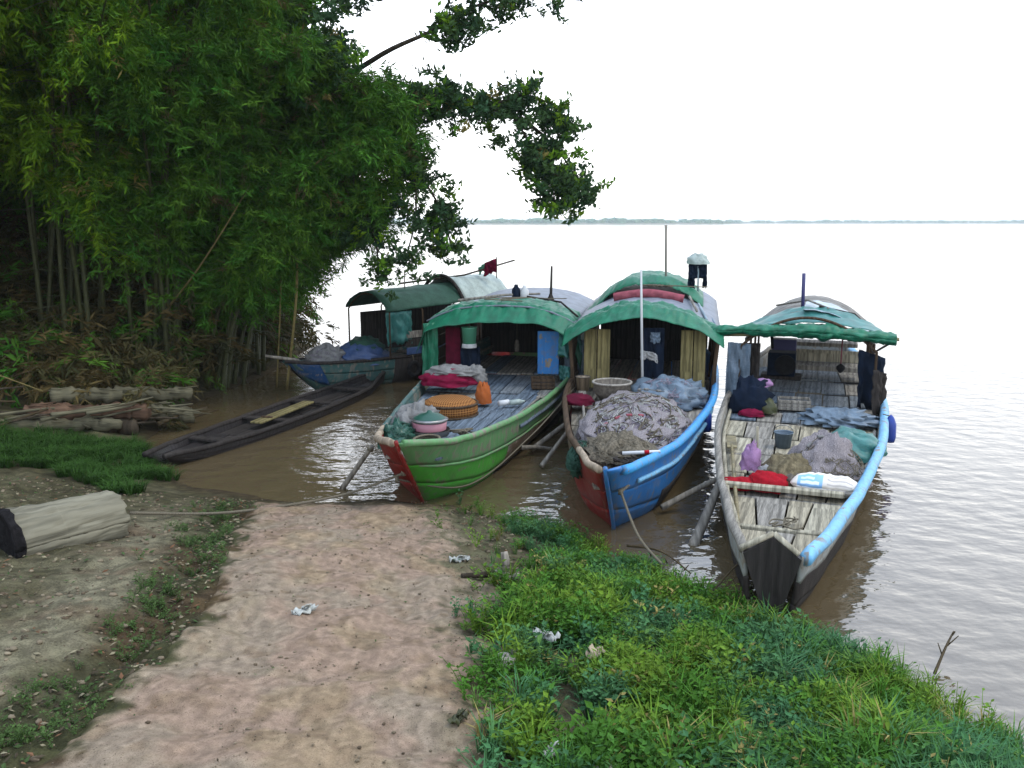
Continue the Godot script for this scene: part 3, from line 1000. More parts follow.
func item(C: Dictionary, called: String, label: String, category: String, p: Vector3, turn := 0.0, group := "") -> Node3D:
	return thing(called, label, category, C.root.transform * Transform3D(Basis(Vector3.UP, turn), p), group)

func strands(st: SurfaceTool, at: Vector3, r: Vector3, n: int, rad: float):
	for k in n:
		var a := rnd(0, TAU)
		var e := rnd(0.1, 1.2)
		var pts := []
		for i in 7:
			a += rnd(-0.3, 0.3) + 0.05
			e = clampf(e + rnd(-0.2, 0.2), 0.0, 1.5)
			pts.append(at + Vector3(cos(a) * cos(e), sin(e), sin(a) * cos(e)) * r * 1.03)
		tube(st, arc(pts, 14), rad, rad, 3)

func boats():
	rng.seed = 99
	green_boat()
	blue_boat()
	plank_boat()
	teal_boat()
	canoe()
	clutter()

func clutter():
	rng.seed = 4321
	var G: Dictionary = fleet[0]; var B: Dictionary = fleet[1]; var R: Dictionary = fleet[2]
	oar(G, "weathered oar lying along the right edge of the blue deck", Vector3(0.5, 0.44, -1.2), Vector3(0.72, 0.45, -3.4), M.deck_grey)
	tangle(G, "tangled rope beside the cooking pot on the green boat", Vector3(0.22, 0.47, -0.95), Vector3(0.14, 0.05, 0.2), 18, 0.008, M.rope)
	tangle(G, "blue grey line heaped behind the patterned basket", Vector3(-0.4, 0.43, -2.4), Vector3(0.14, 0.07, 0.18), 20, 0.006, M.twine)
	crate(G, "slatted wooden crate at the right of the green boat's cabin opening", Vector3(0.62, 0.44, -3.62), Vector3(0.28, 0.14, 0.22), 0.2, M.wood_brown)
	tangle(G, "rope looped over the green tarpaulin on the cabin roof", Vector3(0.1, 1.47, -4.3), Vector3(0.35, 0.03, 0.18), 9, 0.007, M.rope)
	floats(B, "string of grey net floats draped over the big net heap", [Vector3(-0.36, 0.60, -1.8), Vector3(-0.1, 0.72, -2.0), Vector3(0.15, 0.74, -2.4), Vector3(0.05, 0.75, -2.8), Vector3(0.3, 0.68, -3.1)], 10, M.cloth_grey)
	floats(B, "string of reddish net floats at the front of the net heap", [Vector3(-0.3, 0.56, -1.5), Vector3(-0.05, 0.69, -1.7), Vector3(0.22, 0.66, -1.9), Vector3(0.38, 0.58, -2.3)], 8, M.cloth_pink)
	tangle(B, "dark rope tangle in the blue boat's bow", Vector3(0.08, 0.56, -0.5), Vector3(0.1, 0.05, 0.18), 18, 0.008, M.wood_dark)
	oar(B, "grey oar laid along the left side of the blue boat", Vector3(-0.42, 0.52, -1.9), Vector3(-0.66, 0.54, -3.6), M.deck_grey)
	tangle(B, "rope thrown across the blue boat's roof", Vector3(0.2, 1.63, -5.4), Vector3(0.3, 0.04, 0.15), 9, 0.008, M.rope)
	oar(R, "long bamboo punt pole along the left side of the plank boat", Vector3(-0.3, 0.40, -0.7), Vector3(-0.62, 0.42, -3.2), M.bamboo_pole)
	tangle(R, "pale rope dropped on the front boards of the plank boat", Vector3(0.02, 0.38, -0.75), Vector3(0.11, 0.02, 0.12), 12, 0.006, M.rope)
	tangle(R, "brown rope tangle between the lilac cloth and the net heap", Vector3(0.0, 0.37, -2.5), Vector3(0.2, 0.05, 0.15), 20, 0.008, M.rope)
	floats(R, "string of grey floats over the plank boat's net heap", [Vector3(0.05, 0.55, -2.0), Vector3(0.22, 0.72, -2.15), Vector3(0.4, 0.6, -2.2), Vector3(0.52, 0.5, -2.1)], 7, M.cloth_grey)
	crate(R, "low slatted crate on the blue boards under the awning", Vector3(-0.1, 0.42, -4.75), Vector3(0.34, 0.12, 0.26), 0.1, M.deck_grey)
	var t := item(R, "bailing_bucket", "small grey bailing bucket on the plank boat's middle boards", "bucket", Vector3(-0.12, 0.37, -3.1))
	var st := begin(); lathe(st, [Vector2(0.001, 0), Vector2(0.07, 0), Vector2(0.09, 0.15), Vector2(0.095, 0.15), Vector2(0.08, 0.13), Vector2(0.06, 0.02)], 14); put("body", st, M.tarp_slate, t)
	st = begin(); var h := []
	for k in 9: h.append(Vector3(0.09 * cos(PI * k / 8.0), 0.15 + 0.07 * sin(PI * k / 8.0), 0.02 * sin(PI * k / 8.0)))
	tube(st, h, 0.004, 0.004, 4); put("handle", st, M.steel, t)

func green_boat():
	var C := {"ctrl": [[-0.55, 0.025, 0.72, -0.08], [-0.3, 0.2, 0.68, -0.16], [0.0, 0.34, 0.62, -0.16], [0.5, 0.46, 0.57, -0.2], [1.0, 0.56, 0.54, -0.22], [1.6, 0.67, 0.51, -0.22], [2.75, 0.82, 0.5, -0.22], [4.0, 0.92, 0.52, -0.22], [6.0, 0.92, 0.56, -0.2], [7.6, 0.6, 0.66, -0.12]], "rake": 0.85, "bow": 1.15}
	var r := boat("fishing_boat", "green hulled wooden boat with red bow panel and green tarpaulin over its cabin", -0.85, -7.5, 10.0, C)
	hull(C, "teal", "green_rail", "red", "green")
	strake(C, r, "bow_plank", -1.0, -0.55, 0.6, 0.0, 0.3, M.red, 0.006, "dark red bow panel")
	# only the forward part is bright green, aft the planks are bare brown
	strake(C, r, "aft_side_plank", 1.0, 1.35, 7.4, 0.33, 0.60, M.brown_hull, 0.012, "bare brown side plank")
	strake(C, r, "aft_side_plank", 1.0, 1.2, 7.4, 0.62, 0.85, M.wood_dark, 0.010)
	rail(C, r, "gunwale", 1.0, -0.5, 7.5, 0.0, 0.032, M.green_rail, 0.0, 0.01)
	rail(C, r, "gunwale", -1.0, 0.6, 7.5, 0.0, 0.03, M.teal, 0.0, 0.01)
	rail(C, r, "bow_cap", -1.0, -0.55, 0.62, 0.0, 0.033, M.cream, 0.004, 0.012, "cream edge of the red bow")
	rail(C, r, "rubbing_strip", 1.0, -0.45, 7.4, 0.31, 0.013, M.green_rail, 0.008)
	rail(C, r, "rubbing_strip", 1.0, 1.6, 7.4, 0.14, 0.02, M.deck_blue, 0.014, 0.0, "blue rubbing strip")
	stem(C, r, M.red)
	var rows := [[-0.1, 0.7, 3], [0.7, 2.1, 6], [2.1, 3.3, 7], [3.3, 4.6, 7], [4.6, 6.2, 7]]
	boards(C, r, rows, 0.09, ["deck_blue", "deck_blue2", "deck_blue", "deck_grey"])
	for s in [-1.0, 1.0]: rail(C, r, "inner_beam", s, 0.3, 7.4, 0.16, 0.02, M.deck_grey, -0.045)
	# cabin
	var roof := vault(r, "cabin_roof", 4.0, 7.2, 0.98, 1.2, 1.42, M.roof_slate, 0.02, 0.012, 3.0, 2.8)
	for q in [4.02, 4.8, 5.6, 6.4, 7.1]: hoop(roof, q, 0.97, 1.16, 1.385, 0.016, M.bamboo_pole, 2.8)
	for s in [-1.0, 1.0]:
		for q in [4.05, 5.5, 7.0]: bar(r, "cabin_post", [Vector3(s * 0.90, 0.4, -q), Vector3(s * 0.95, 1.14, -q)], 0.025, 0.025, M.wood_brown)
		for k in 4:
			var y := 0.5 + k * 0.16
			panel(r, "side_board", Vector3(s * 0.935, y + 0.075, -5.6), Vector3(0.02, 0.15, 3.0), M.wood_brown)
	panel(r, "door_panel", Vector3(-0.63, 0.83, -4.0), Vector3(0.2, 0.62, 0.025), M.cloth_maroon).set_meta("label", "dark crimson panel beside the cabin opening")
	panel(r, "door_panel", Vector3(0.64, 0.84, -3.97), Vector3(0.28, 0.56, 0.025), M.blue).set_meta("label", "bright blue panel beside the cabin opening")
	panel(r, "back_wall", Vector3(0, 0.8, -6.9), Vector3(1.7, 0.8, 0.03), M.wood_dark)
	# tarpaulin thrown over the front of the roof
	var st := begin()
	var f := func(u, v):
		var a: float = lerpf(-1.05, 1.08, u)
		var y: float = 1.24 + 0.22 * (1.0 - pow(absf(a), 2.8)) + 0.05 * crease(a, v) * smoothstep(-0.15, 0.35, v)
		var q: float = lerpf(3.72, 4.9, v)
		if v < 0.3: y -= (0.3 - v) / 0.3 * (0.22 + 0.07 * nz.get_noise_1d(a * 0.5) - 0.03 * absf(a))
		if absf(a) > 0.95: y -= (absf(a) - 0.95) * 2.2
		return Vector3(1.0 * a, y, -q)
	sheet(st, f, 90, 30, 0.006)
	put("tarpaulin", st, M.tarp_green, r)
	hang(r, "side_curtain", Vector3(-1.0, 1.2, -3.85), Vector3(-0.8, 1.22, -3.82), 0.75, M.tarp_green, 1.5, 0.04, 2.0)
	hang(r, "side_curtain", Vector3(0.80, 1.12, -3.8), Vector3(1.06, 1.1, -3.95), 0.30, M.tarp_teal, 1.5, 0.04, 5.0)
	# bundle on the roof, a pole, and the mast
	bar(r, "roof_pole", [Vector3(-0.7, 1.44, -4.6), Vector3(-0.1, 1.5, -4.9), Vector3(0.35, 1.5, -5.2)], 0.02, 0.015, M.deck_grey)
	bar(r, "roof_pole", [Vector3(0.1, 1.49, -5.0), Vector3(0.7, 1.42, -4.8), Vector3(0.98, 1.28, -4.3)], 0.014, 0.014, M.wood_dark)
	bar(r, "mast", [Vector3(0.53, 1.38, -5.0), Vector3(0.54, 1.9, -5.0)], 0.022, 0.014, M.wood_dark)
	st = begin()
	lathe(st, [Vector2(0.07, 0), Vector2(0.05, 0.04), Vector2(0.025, 0.1), Vector2(0.02, 0.12)], 8, Vector3(0.53, 1.4, -5.0))
	put("mast_foot", st, M.wood_dark, r)
	var t := item(C, "jug", "blue and white plastic jugs tied on the green boat's cabin roof", "jug", Vector3(0.14, 1.42, -5.0))
	for k in 2:
		st = begin()
		lathe(st, [Vector2(0.001, 0), Vector2(0.05, 0.0), Vector2(0.06, 0.03), Vector2(0.06, 0.12), Vector2(0.03, 0.16), Vector2(0.025, 0.19), Vector2(0.001, 0.19)], 12, Vector3(k * 0.12 - 0.1, 0.03 - k * 0.01, 0))
		put("bottle", st, [M.cloth_navy, M.plastic_white][k], t)
	# hanging things in the opening
	t = item(C, "hanging_bucket", "pale green bucket hanging in the doorway of the green boat's cabin", "bucket", Vector3(-0.38, 0.95, -3.86))
	st = begin()
	lathe(st, [Vector2(0.001, 0), Vector2(0.085, 0.0), Vector2(0.1, 0.21), Vector2(0.108, 0.215), Vector2(0.095, 0.2), Vector2(0.07, 0.02)], 14)
	put("body", st, M.plastic_green, t)
	bar(t, "rope", [Vector3(0, 0.2, 0), Vector3(0, 0.3, 0)], 0.005, 0.005, M.rope, 4)
	st = begin(); lathe(st, [Vector2(0.1, -0.05), Vector2(0.095, 0.0), Vector2(0.04, 0.005)], 14); put("white_band", st, M.cloth_white, t)
	t = item(C, "hanging_shirt", "dark shirt hanging below the green bucket in the doorway", "shirt", Vector3(-0.38, 0.9, -3.92))
	hang(t, "cloth", Vector3(-0.13, 0, 0), Vector3(0.13, 0, 0), 0.36, M.cloth_navy, 2.0, 0.03, 1.0)
	t = item(C, "hanging_lamp", "small pale lantern hanging in the dark of the green boat's cabin", "lantern", Vector3(0.12, 0.75, -4.6))
	st = begin(); lathe(st, [Vector2(0.001, 0), Vector2(0.03, 0), Vector2(0.035, 0.1), Vector2(0.02, 0.16), Vector2(0.001, 0.17)], 10); put("body", st, M.clay, t)
	bar(t, "cord", [Vector3(0, 0.16, 0), Vector3(0, 0.55, 0)], 0.004, 0.004, M.rope, 4)
	t = item(C, "hanging_cloth", "blue and teal cloths hanging outside the green boat's cabin corner", "cloth", Vector3(1.0, 1.02, -3.9))
	hang(t, "cloth", Vector3(-0.13, 0, 0.02), Vector3(0.1, 0, -0.04), 0.5, M.tarp_slate, 2.0, 0.05, 3.0)
	hang(t, "cloth", Vector3(-0.2, -0.32, 0.06), Vector3(-0.03, -0.34, 0.06), 0.2, M.tarp_teal, 1.0, 0.05, 4.0)
	hang(t, "cloth", Vector3(0.0, -0.42, 0.08), Vector3(0.12, -0.42, 0.02), 0.42, M.tarp_slate, 1.0, 0.04, 7.0)
	# things on the fore deck
	t = item(C, "bedding_roll", "crimson quilt bundle with a grey blanket at the green boat's cabin door", "bedding", Vector3(-0.5, 0.44, -3.2))
	st = begin(); blob(st, Vector3(0, 0.12, 0), Vector3(0.33, 0.17, 0.24), 0.25, 1.8, 3.0); put("quilt", st, M.cloth_crimson, t)
	st = begin(); blob(st, Vector3(0.03, 0.235, -0.03), Vector3(0.3, 0.085, 0.2), 0.3, 2.0, 8.0); put("blanket", st, M.cloth_grey, t)
	st = begin(); blob(st, Vector3(0.32, 0.15, -0.1), Vector3(0.14, 0.16, 0.1), 0.35, 2.0, 5.0); put("pillow", st, M.cloth_grey, t)
	t = item(C, "wicker_basket", "orange brown patterned basket on the green boat's fore deck", "basket", Vector3(-0.17, 0.42, -1.95))
	st = begin()
	lathe(st, [Vector2(0.001, 0), Vector2(0.27, 0.0), Vector2(0.31, 0.06), Vector2(0.3, 0.14), Vector2(0.22, 0.19), Vector2(0.001, 0.2)], 22)
	put("body", st, M.cloth_orange, t)
	st = begin()
	for y in [0.02, 0.14]: tube(st, ring(0.305, y, 22), 0.014, 0.014, 5)
	put("hoop", st, M.wood_brown, t)
	t = item(C, "orange_cloth", "small orange cloth beside the patterned basket", "cloth", Vector3(0.08, 0.44, -2.55))
	st = begin(); blob(st, Vector3(0, 0.04, 0), Vector3(0.09, 0.2, 0.1), 0.3, 2.0, 1.0, 16, 8); put("cloth", st, mat("orange_plain", Color(0.40, 0.11, 0.03), 0.85), t)
	t = item(C, "cooking_pot", "steel cooking pot with a pink band and dark green lid near the bow", "pot", Vector3(-0.07, 0.46, -0.75))
	st = begin(); lathe(st, [Vector2(0.001, 0), Vector2(0.15, 0.0), Vector2(0.19, 0.05), Vector2(0.195, 0.09)], 20); put("bowl", st, M.steel, t)
	st = begin(); lathe(st, [Vector2(0.16, 0.09), Vector2(0.165, 0.16), Vector2(0.15, 0.165)], 20); put("band", st, M.pink_enamel, t)
	st = begin(); lathe(st, [Vector2(0.16, 0.165), Vector2(0.18, 0.19), Vector2(0.15, 0.2)], 20); put("rim", st, M.steel, t)
	st = begin(); lathe(st, [Vector2(0.155, 0.2), Vector2(0.1, 0.235), Vector2(0.03, 0.25), Vector2(0.02, 0.27), Vector2(0.001, 0.275)], 20); put("lid", st, M.dark_green_enamel, t)
	t = item(C, "cloth_heap", "grey cloth and dark green net heaped inside the red bow", "cloth", Vector3(-0.2, 0.47, -0.75))
	st = begin(); blob(st, Vector3(-0.1, 0.02, -0.3), Vector3(0.2, 0.2, 0.4), 0.5, 2.2, 6.0); put("grey_cloth", st, M.cloth_grey, t)
	st = begin(); blob(st, Vector3(-0.12, 0.02, 0.24), Vector3(0.15, 0.15, 0.26), 0.5, 2.2, 16.0); strands(st, Vector3(-0.12, 0.02, 0.24), Vector3(0.16, 0.16, 0.27), 40, 0.004); put("green_net", st, M.dark_green_enamel, t)
	t = item(C, "coiled_mooring_rope", "grey coiled rope lying in the green boat's bow", "rope", Vector3(0.05, 0.5, -0.2))
	st = begin()
	for k in 4: tube(st, ring(0.15 - k * 0.012, 0.02 + k * 0.022, 20, 1.0, 1.5), 0.013, 0.013, 5)
	put("coil", st, M.rope, t)
	for k in 2:
		t = item(C, "bottle", ["white plastic bottle lying on the blue deck", "pale green bottle lying beside the white one on the deck"][k], "bottle", Vector3(0.36 + k * 0.12, 0.45, -2.45 - k * 0.05), 0.7)
		st = begin(); lathe(st, [Vector2(0.001, -0.09), Vector2(0.032, -0.09), Vector2(0.034, 0.03), Vector2(0.014, 0.07), Vector2(0.014, 0.1), Vector2(0.001, 0.1)], 10, Vector3(0, 0.03, 0), Basis(Vector3.FORWARD, PI / 2)); put("body", st, [M.plastic_white, M.tarp_white][k], t)

func tangle(C: Dictionary, label: String, p: Vector3, ext: Vector3, n: int, rad: float, m: Material):
	var t := item(C, "rope_tangle", label, "rope", p)
	var st := begin()
	var pts := []
	for k in n: pts.append(Vector3(rnd(-1, 1) * ext.x, absf(rnd(0, 1)) * ext.y + 0.015, rnd(-1, 1) * ext.z))
	tube(st, arc(pts, n * 7), rad, rad, 5)
	put("coil", st, m, t)
	st = begin()
	tube(st, arc([pts[n - 1], pts[n - 1] + Vector3(ext.x * 0.7, -0.005, ext.z * 0.4), pts[n - 1] + Vector3(ext.x * 1.3, -0.01, -ext.z * 0.2)], 8), rad, rad * 0.8, 5)
	put("free_end", st, m, t)

func oar(C: Dictionary, label: String, a: Vector3, b: Vector3, m: Material):
	var t := item(C, "oar", label, "oar", a)
	var d := b - a
	bar(t, "shaft", [Vector3.ZERO, d * 0.5 + Vector3(0, 0.004, 0), d * 0.85], 0.016, 0.014, m)
	var st := begin(false)
	box(st, d * 0.9, Vector3(0.09, 0.014, 0.45), Basis.looking_at(d.normalized(), Vector3.UP), 0.005)
	put("blade", st, m, t)

func floats(C: Dictionary, label: String, ctrl: Array, n: int, m: Material):
	var t := item(C, "float_line", label, "net floats", ctrl[0])
	var rel := []
	for p in ctrl: rel.append(p - ctrl[0])
	var line := arc(rel, n * 3)
	bar(t, "line", line, 0.004, 0.004, M.rope, 4)
	for k in n:
		var q: Vector3 = line[k * 3 + 1]
		var d: Vector3 = (line[k * 3 + 2] - q).normalized()
		bar(t, "float", [q - d * 0.028, q - d * 0.015, q + d * 0.015, q + d * 0.028], 0.014, 0.014, m, 8)

func crate(C: Dictionary, label: String, p: Vector3, sz: Vector3, turn: float, m: Material):
	var t := item(C, "crate", label, "crate", p, turn)
	for s in [-1.0, 1.0]:
		for k in 3:
			panel(t, "slat", Vector3(0, sz.y * (0.17 + 0.33 * k), s * sz.z / 2), Vector3(sz.x, sz.y * 0.26, 0.012), m)
			panel(t, "slat", Vector3(s * sz.x / 2, sz.y * (0.17 + 0.33 * k), 0), Vector3(0.012, sz.y * 0.26, sz.z), m)
	panel(t, "base", Vector3(0, 0.01, 0), Vector3(sz.x * 0.96, 0.02, sz.z * 0.96), m)

func ring(r: float, y: float, n: int, sx := 1.0, sz := 1.0) -> Array:
	var out := []
	for k in n + 1: out.append(Vector3(r * cos(TAU * k / n) * sx, y, r * sin(TAU * k / n) * sz))
	return out

func blue_boat():
	var C := {"ctrl": [[-0.4, 0.03, 0.74, -0.08], [-0.1, 0.15, 0.7, -0.16], [0.5, 0.28, 0.63, -0.18], [1.28, 0.48, 0.58, -0.22], [2.0, 0.62, 0.57, -0.22], [3.1, 0.79, 0.58, -0.22], [4.0, 0.85, 0.6, -0.22], [6.0, 0.85, 0.62, -0.2], [7.8, 0.55, 0.72, -0.12]], "rake": 1.0, "bow": 1.0}
	var r := boat("fishing_boat", "blue hulled boat with red bow heaped with fishing nets, between the other two cabins", 0.74, -6.5, 11.7, C)
	hull(C, "brown_hull", "blue", "red", "blue")
	strake(C, r, "bow_plank", -1.0, -0.4, 0.62, 0.0, 0.3, M.red, 0.006, "dark red bow panel")
	strake(C, r, "aft_side_plank", 1.0, 1.0, 7.6, 0.5, 0.9, M.wood_dark, 0.012)
	rail(C, r, "gunwale", 1.0, -0.2, 7.6, 0.02, 0.038, M.sky_blue, 0.02, 0.0, "bright blue rounded gunwale")
	rail(C, r, "rubbing_strip", 1.0, 0.1, 7.4, 0.22, 0.02, M.pale_blue, 0.02)
	rail(C, r, "gunwale", -1.0, 0.55, 7.6, 0.0, 0.03, M.wood_brown)
	rail(C, r, "bow_cap", -1.0, -0.4, 0.6, 0.0, 0.028, M.cream, 0.005, 0.012, "cream edge of the red bow")
	stem(C, r, M.blue)
	boards(C, r, [[0.0, 0.9, 3], [0.9, 2.3, 5], [2.3, 3.6, 6], [3.6, 5.0, 6], [5.0, 6.6, 6]], 0.13, ["deck_brown", "deck_grey"])
	# cabin
	var roof := vault(r, "cabin_roof", 4.0, 7.2, 0.9, 1.16, 1.47, M.roof_slate, 0.02, 0.012, 13.0, 2.2, 0.16)
	for q in [4.0, 4.8, 5.6, 6.4, 7.1]: hoop(roof, q, 0.9, 1.13 + (q - 4.0) * 0.05, 1.43 + (q - 4.0) * 0.05, 0.018, M.wood_brown)
	for k in 2: panel(r, "front_board", Vector3(-0.62 + k * 0.16, 0.88, -4.0 - k * 0.012), Vector3(0.15, 0.72, 0.025), M.wood_yellow)
	for k in 2: panel(r, "front_board", Vector3(0.52 + k * 0.15, 0.9, -4.0 - k * 0.012), Vector3(0.14, 0.7, 0.025), M.wood_yellow)
	for s in [-1.0, 1.0]:
		for q in [4.05, 5.5, 7.0]: bar(r, "cabin_post", [Vector3(s * 0.82, 0.45, -q), Vector3(s * 0.88, 1.18, -q)], 0.025, 0.025, M.wood_brown)
		for k in 4: panel(r, "side_board", Vector3(s * 0.865, 0.63 + k * 0.16, -5.6), Vector3(0.02, 0.15, 3.0), M.wood_brown)
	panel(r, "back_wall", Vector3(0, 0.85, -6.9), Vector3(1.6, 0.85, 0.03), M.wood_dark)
	# green tarpaulin: front roll and the rear hump, a rolled mat between them
	var st := begin()
	var f := func(u, v):
		var a: float = lerpf(-1.02, 1.02, u)
		var y: float = 1.2 + 0.33 * (1.0 - pow(absf(a), 2.2)) + 0.05 * crease(a + 5.0, v) * smoothstep(-0.15, 0.4, v)
		var q: float = lerpf(3.78, 4.35, v)
		if v < 0.4: y -= (0.4 - v) / 0.4 * (0.12 + 0.05 * nz.get_noise_1d(a * 0.6 + 3.0))
		if v > 0.7: y += 0.03 * sin((v - 0.7) / 0.3 * PI)
		return Vector3(0.92 * a, y, -q)
	sheet(st, f, 90, 24, 0.006)
	put("tarpaulin", st, M.tarp_green, r)
	st = begin()
	var f2 := func(u, v):
		var a: float = lerpf(-1.0, 0.78, u)
		var y: float = 1.24 + 0.54 * (1.0 - pow(absf(a), 2.3)) + 0.045 * crease(a + 9.0, v * 1.5)
		var q: float = lerpf(5.5, 6.9, v)
		if v < 0.15: y -= (0.15 - v) / 0.15 * 0.10
		return Vector3(0.9 * a, y, -q)
	sheet(st, f2, 80, 26, 0.006)
	put("tarpaulin", st, M.tarp_green, r)
	bar(r, "rolled_mat", arc([Vector3(-0.45, 1.53, -5.1), Vector3(0.0, 1.59, -5.1), Vector3(0.45, 1.52, -5.1)], 8), 0.06, 0.06, M.cloth_pink, 9)
	for k in 3: bar(r, "roof_pole", [Vector3(0.42 + k * 0.12, 1.60 - k * 0.09, -6.6), Vector3(0.62 + k * 0.12, 1.44 - k * 0.10, -4.4)], 0.02, 0.016, [M.deck_grey, M.tarp_pale, M.tarp_slate][k])
	# poles
	bar(r, "standing_pole", [Vector3(0.03, 0.45, -3.8), Vector3(0.0, 1.3, -3.75), Vector3(-0.02, 1.97, -3.7)], 0.018, 0.012, M.plastic_white).set_meta("label", "white pole standing in front of the cabin")
	bar(r, "mast", [Vector3(0.19, 1.6, -6.0), Vector3(0.165, 2.46, -6.0)], 0.014, 0.02, M.deck_grey)
	bar(r, "paddle_pole", [Vector3(0.63, 1.5, -6.0), Vector3(0.62, 1.95, -6.0)], 0.012, 0.012, M.tarp_pale)
	var t := item(C, "draped_cloth", "dark navy trousers with pale green cap on a pole above the blue boat", "clothes", Vector3(0.61, 1.80, -6.0))
	hang(t, "trousers", Vector3(-0.12, 0.14, 0.02), Vector3(0.13, 0.14, 0.02), 0.2, M.cloth_navy, 1.0, 0.03, 1.0)
	hang(t, "leg", Vector3(-0.12, -0.04, 0.02), Vector3(-0.03, -0.04, 0.02), 0.19, M.cloth_navy, 1.0, 0.02, 2.0)
	hang(t, "leg", Vector3(0.08, -0.04, 0.02), Vector3(0.135, -0.04, 0.02), 0.15, M.cloth_navy, 1.0, 0.02, 3.0)
	st = begin(); blob(st, Vector3(0, 0.15, 0), Vector3(0.14, 0.12, 0.1), 0.3, 2.0, 3.0, 18, 8); put("cap", st, M.tarp_white, t)
	# in the opening
	t = item(C, "hanging_shirt", "navy shirt with white marks hanging beside the white pole", "shirt", Vector3(0.12, 1.28, -3.9))
	hang(t, "cloth", Vector3(-0.12, 0, 0), Vector3(0.14, 0, 0), 0.62, M.cloth_navy, 1.5, 0.04, 1.0)
	hang(t, "white_cloth", Vector3(-0.13, -0.26, 0.03), Vector3(0.07, -0.3, 0.03), 0.1, M.cloth_white, 1.0, 0.03, 1.7)
	hang(t, "pale_cloth", Vector3(-0.02, -0.05, 0.03), Vector3(0.09, -0.05, 0.03), 0.12, M.tarp_slate, 1.0, 0.03, 4.7)
	t = item(C, "clay_pot", "wide grey clay pot by the net heap on the blue boat", "pot", Vector3(-0.3, 0.5, -3.45))
	st = begin(); lathe(st, [Vector2(0.001, 0), Vector2(0.14, 0.0), Vector2(0.22, 0.1), Vector2(0.21, 0.17), Vector2(0.23, 0.2), Vector2(0.2, 0.2), Vector2(0.17, 0.12), Vector2(0.001, 0.1)], 22); put("body", st, M.clay, t)
	st = begin(); tube(st, ring(0.22, 0.2, 22), 0.014, 0.014, 6); put("rim", st, M.stone, t)
	t = item(C, "white_bucket", "small white bucket beside the yellow cabin boards", "bucket", Vector3(-0.68, 0.52, -3.8))
	st = begin(); lathe(st, [Vector2(0.001, 0), Vector2(0.07, 0), Vector2(0.085, 0.17), Vector2(0.09, 0.17), Vector2(0.075, 0.15), Vector2(0.06, 0.02)], 14); put("body", st, M.cream, t)
	st = begin(); tube(st, ring(0.088, 0.17, 14), 0.006, 0.006, 4); put("rim", st, M.clay, t)
	t = item(C, "red_cloth", "folded dark red cloth on the left rail of the blue boat", "cloth", Vector3(-0.62, 0.55, -3.0))
	st = begin(); blob(st, Vector3.ZERO, Vector3(0.16, 0.08, 0.2), 0.3, 2.0, 6.0, 18, 8); put("cloth", st, M.cloth_maroon, t)
	# nets
	t = item(C, "fishing_net_heap", "large grey and lilac fishing net heaped over the blue boat's fore deck", "fishing net", Vector3(0.03, 0.46, -2.3))
	var R := Vector3(0.52, 0.27, 1.3)
	st = begin(); blob(st, Vector3(0, -0.04, 0), R, 0.17, 2.6, 21.0, 72, 30, -0.05, 0.8); put("heap", st, M.net_grey, t)
	st = begin(); strands(st, Vector3(0, -0.04, 0), R * 1.01, 330, 0.0045); put("mesh_strands", st, M.net_lilac, t).set_meta("kind", "stuff")
	st = begin(); strands(st, Vector3(0, -0.035, 0), R * 1.02, 160, 0.004); put("pale_strands", st, M.twine, t).set_meta("kind", "stuff")
	st = begin(); strands(st, Vector3(0, -0.035, 0), R * 1.03, 70, 0.006); put("brown_strands", st, M.net_brown, t).set_meta("kind", "stuff")
	t = item(C, "folded_net", "pale blue grey net folded against the cabin front", "fishing net", Vector3(0.34, 0.5, -3.55))
	R = Vector3(0.42, 0.24, 0.4)
	st = begin(); blob(st, Vector3.ZERO, R, 0.35, 2.4, 33.0, 34, 14); put("heap", st, M.tarp_slate, t)
	st = begin(); strands(st, Vector3.ZERO, R, 90, 0.0035); put("mesh_strands", st, M.net_lilac, t).set_meta("kind", "stuff")
	t = item(C, "brown_net", "brown green net bundle in the narrow bow of the blue boat", "fishing net", Vector3(-0.02, 0.52, -0.95))
	R = Vector3(0.3, 0.14, 0.45)
	st = begin(); blob(st, Vector3.ZERO, R, 0.4, 2.4, 41.0, 30, 12); put("heap", st, M.net_brown, t)
	st = begin(); strands(st, Vector3.ZERO, R, 80, 0.0035); put("mesh_strands", st, M.rope, t).set_meta("kind", "stuff")
	t = item(C, "white_stick", "white stick with a red band lying across the blue bow", "stick", Vector3(0.2, 0.62, -0.62), 0.15)
	bar(t, "stick", [Vector3(-0.15, 0, 0), Vector3(0.16, 0.02, 0)], 0.016, 0.014, M.plastic_white)
	bar(t, "band", [Vector3(0.03, 0.011, 0), Vector3(0.07, 0.014, 0)], 0.0175, 0.0175, M.cloth_red)
	t = item(C, "green_net", "dark green net hanging over the left side of the blue boat's bow", "fishing net", Vector3(-0.42, 0.36, -0.9))
	R = Vector3(0.1, 0.14, 0.34)
	st = begin(); blob(st, Vector3(0.08, 0.1, 0), R * 0.75, 0.7, 3.4, 51.0, 26, 12, -1.0); strands(st, Vector3(0.08, 0.1, 0), R * 1.05, 120, 0.004); put("heap", st, M.tarp_grey_green, t)

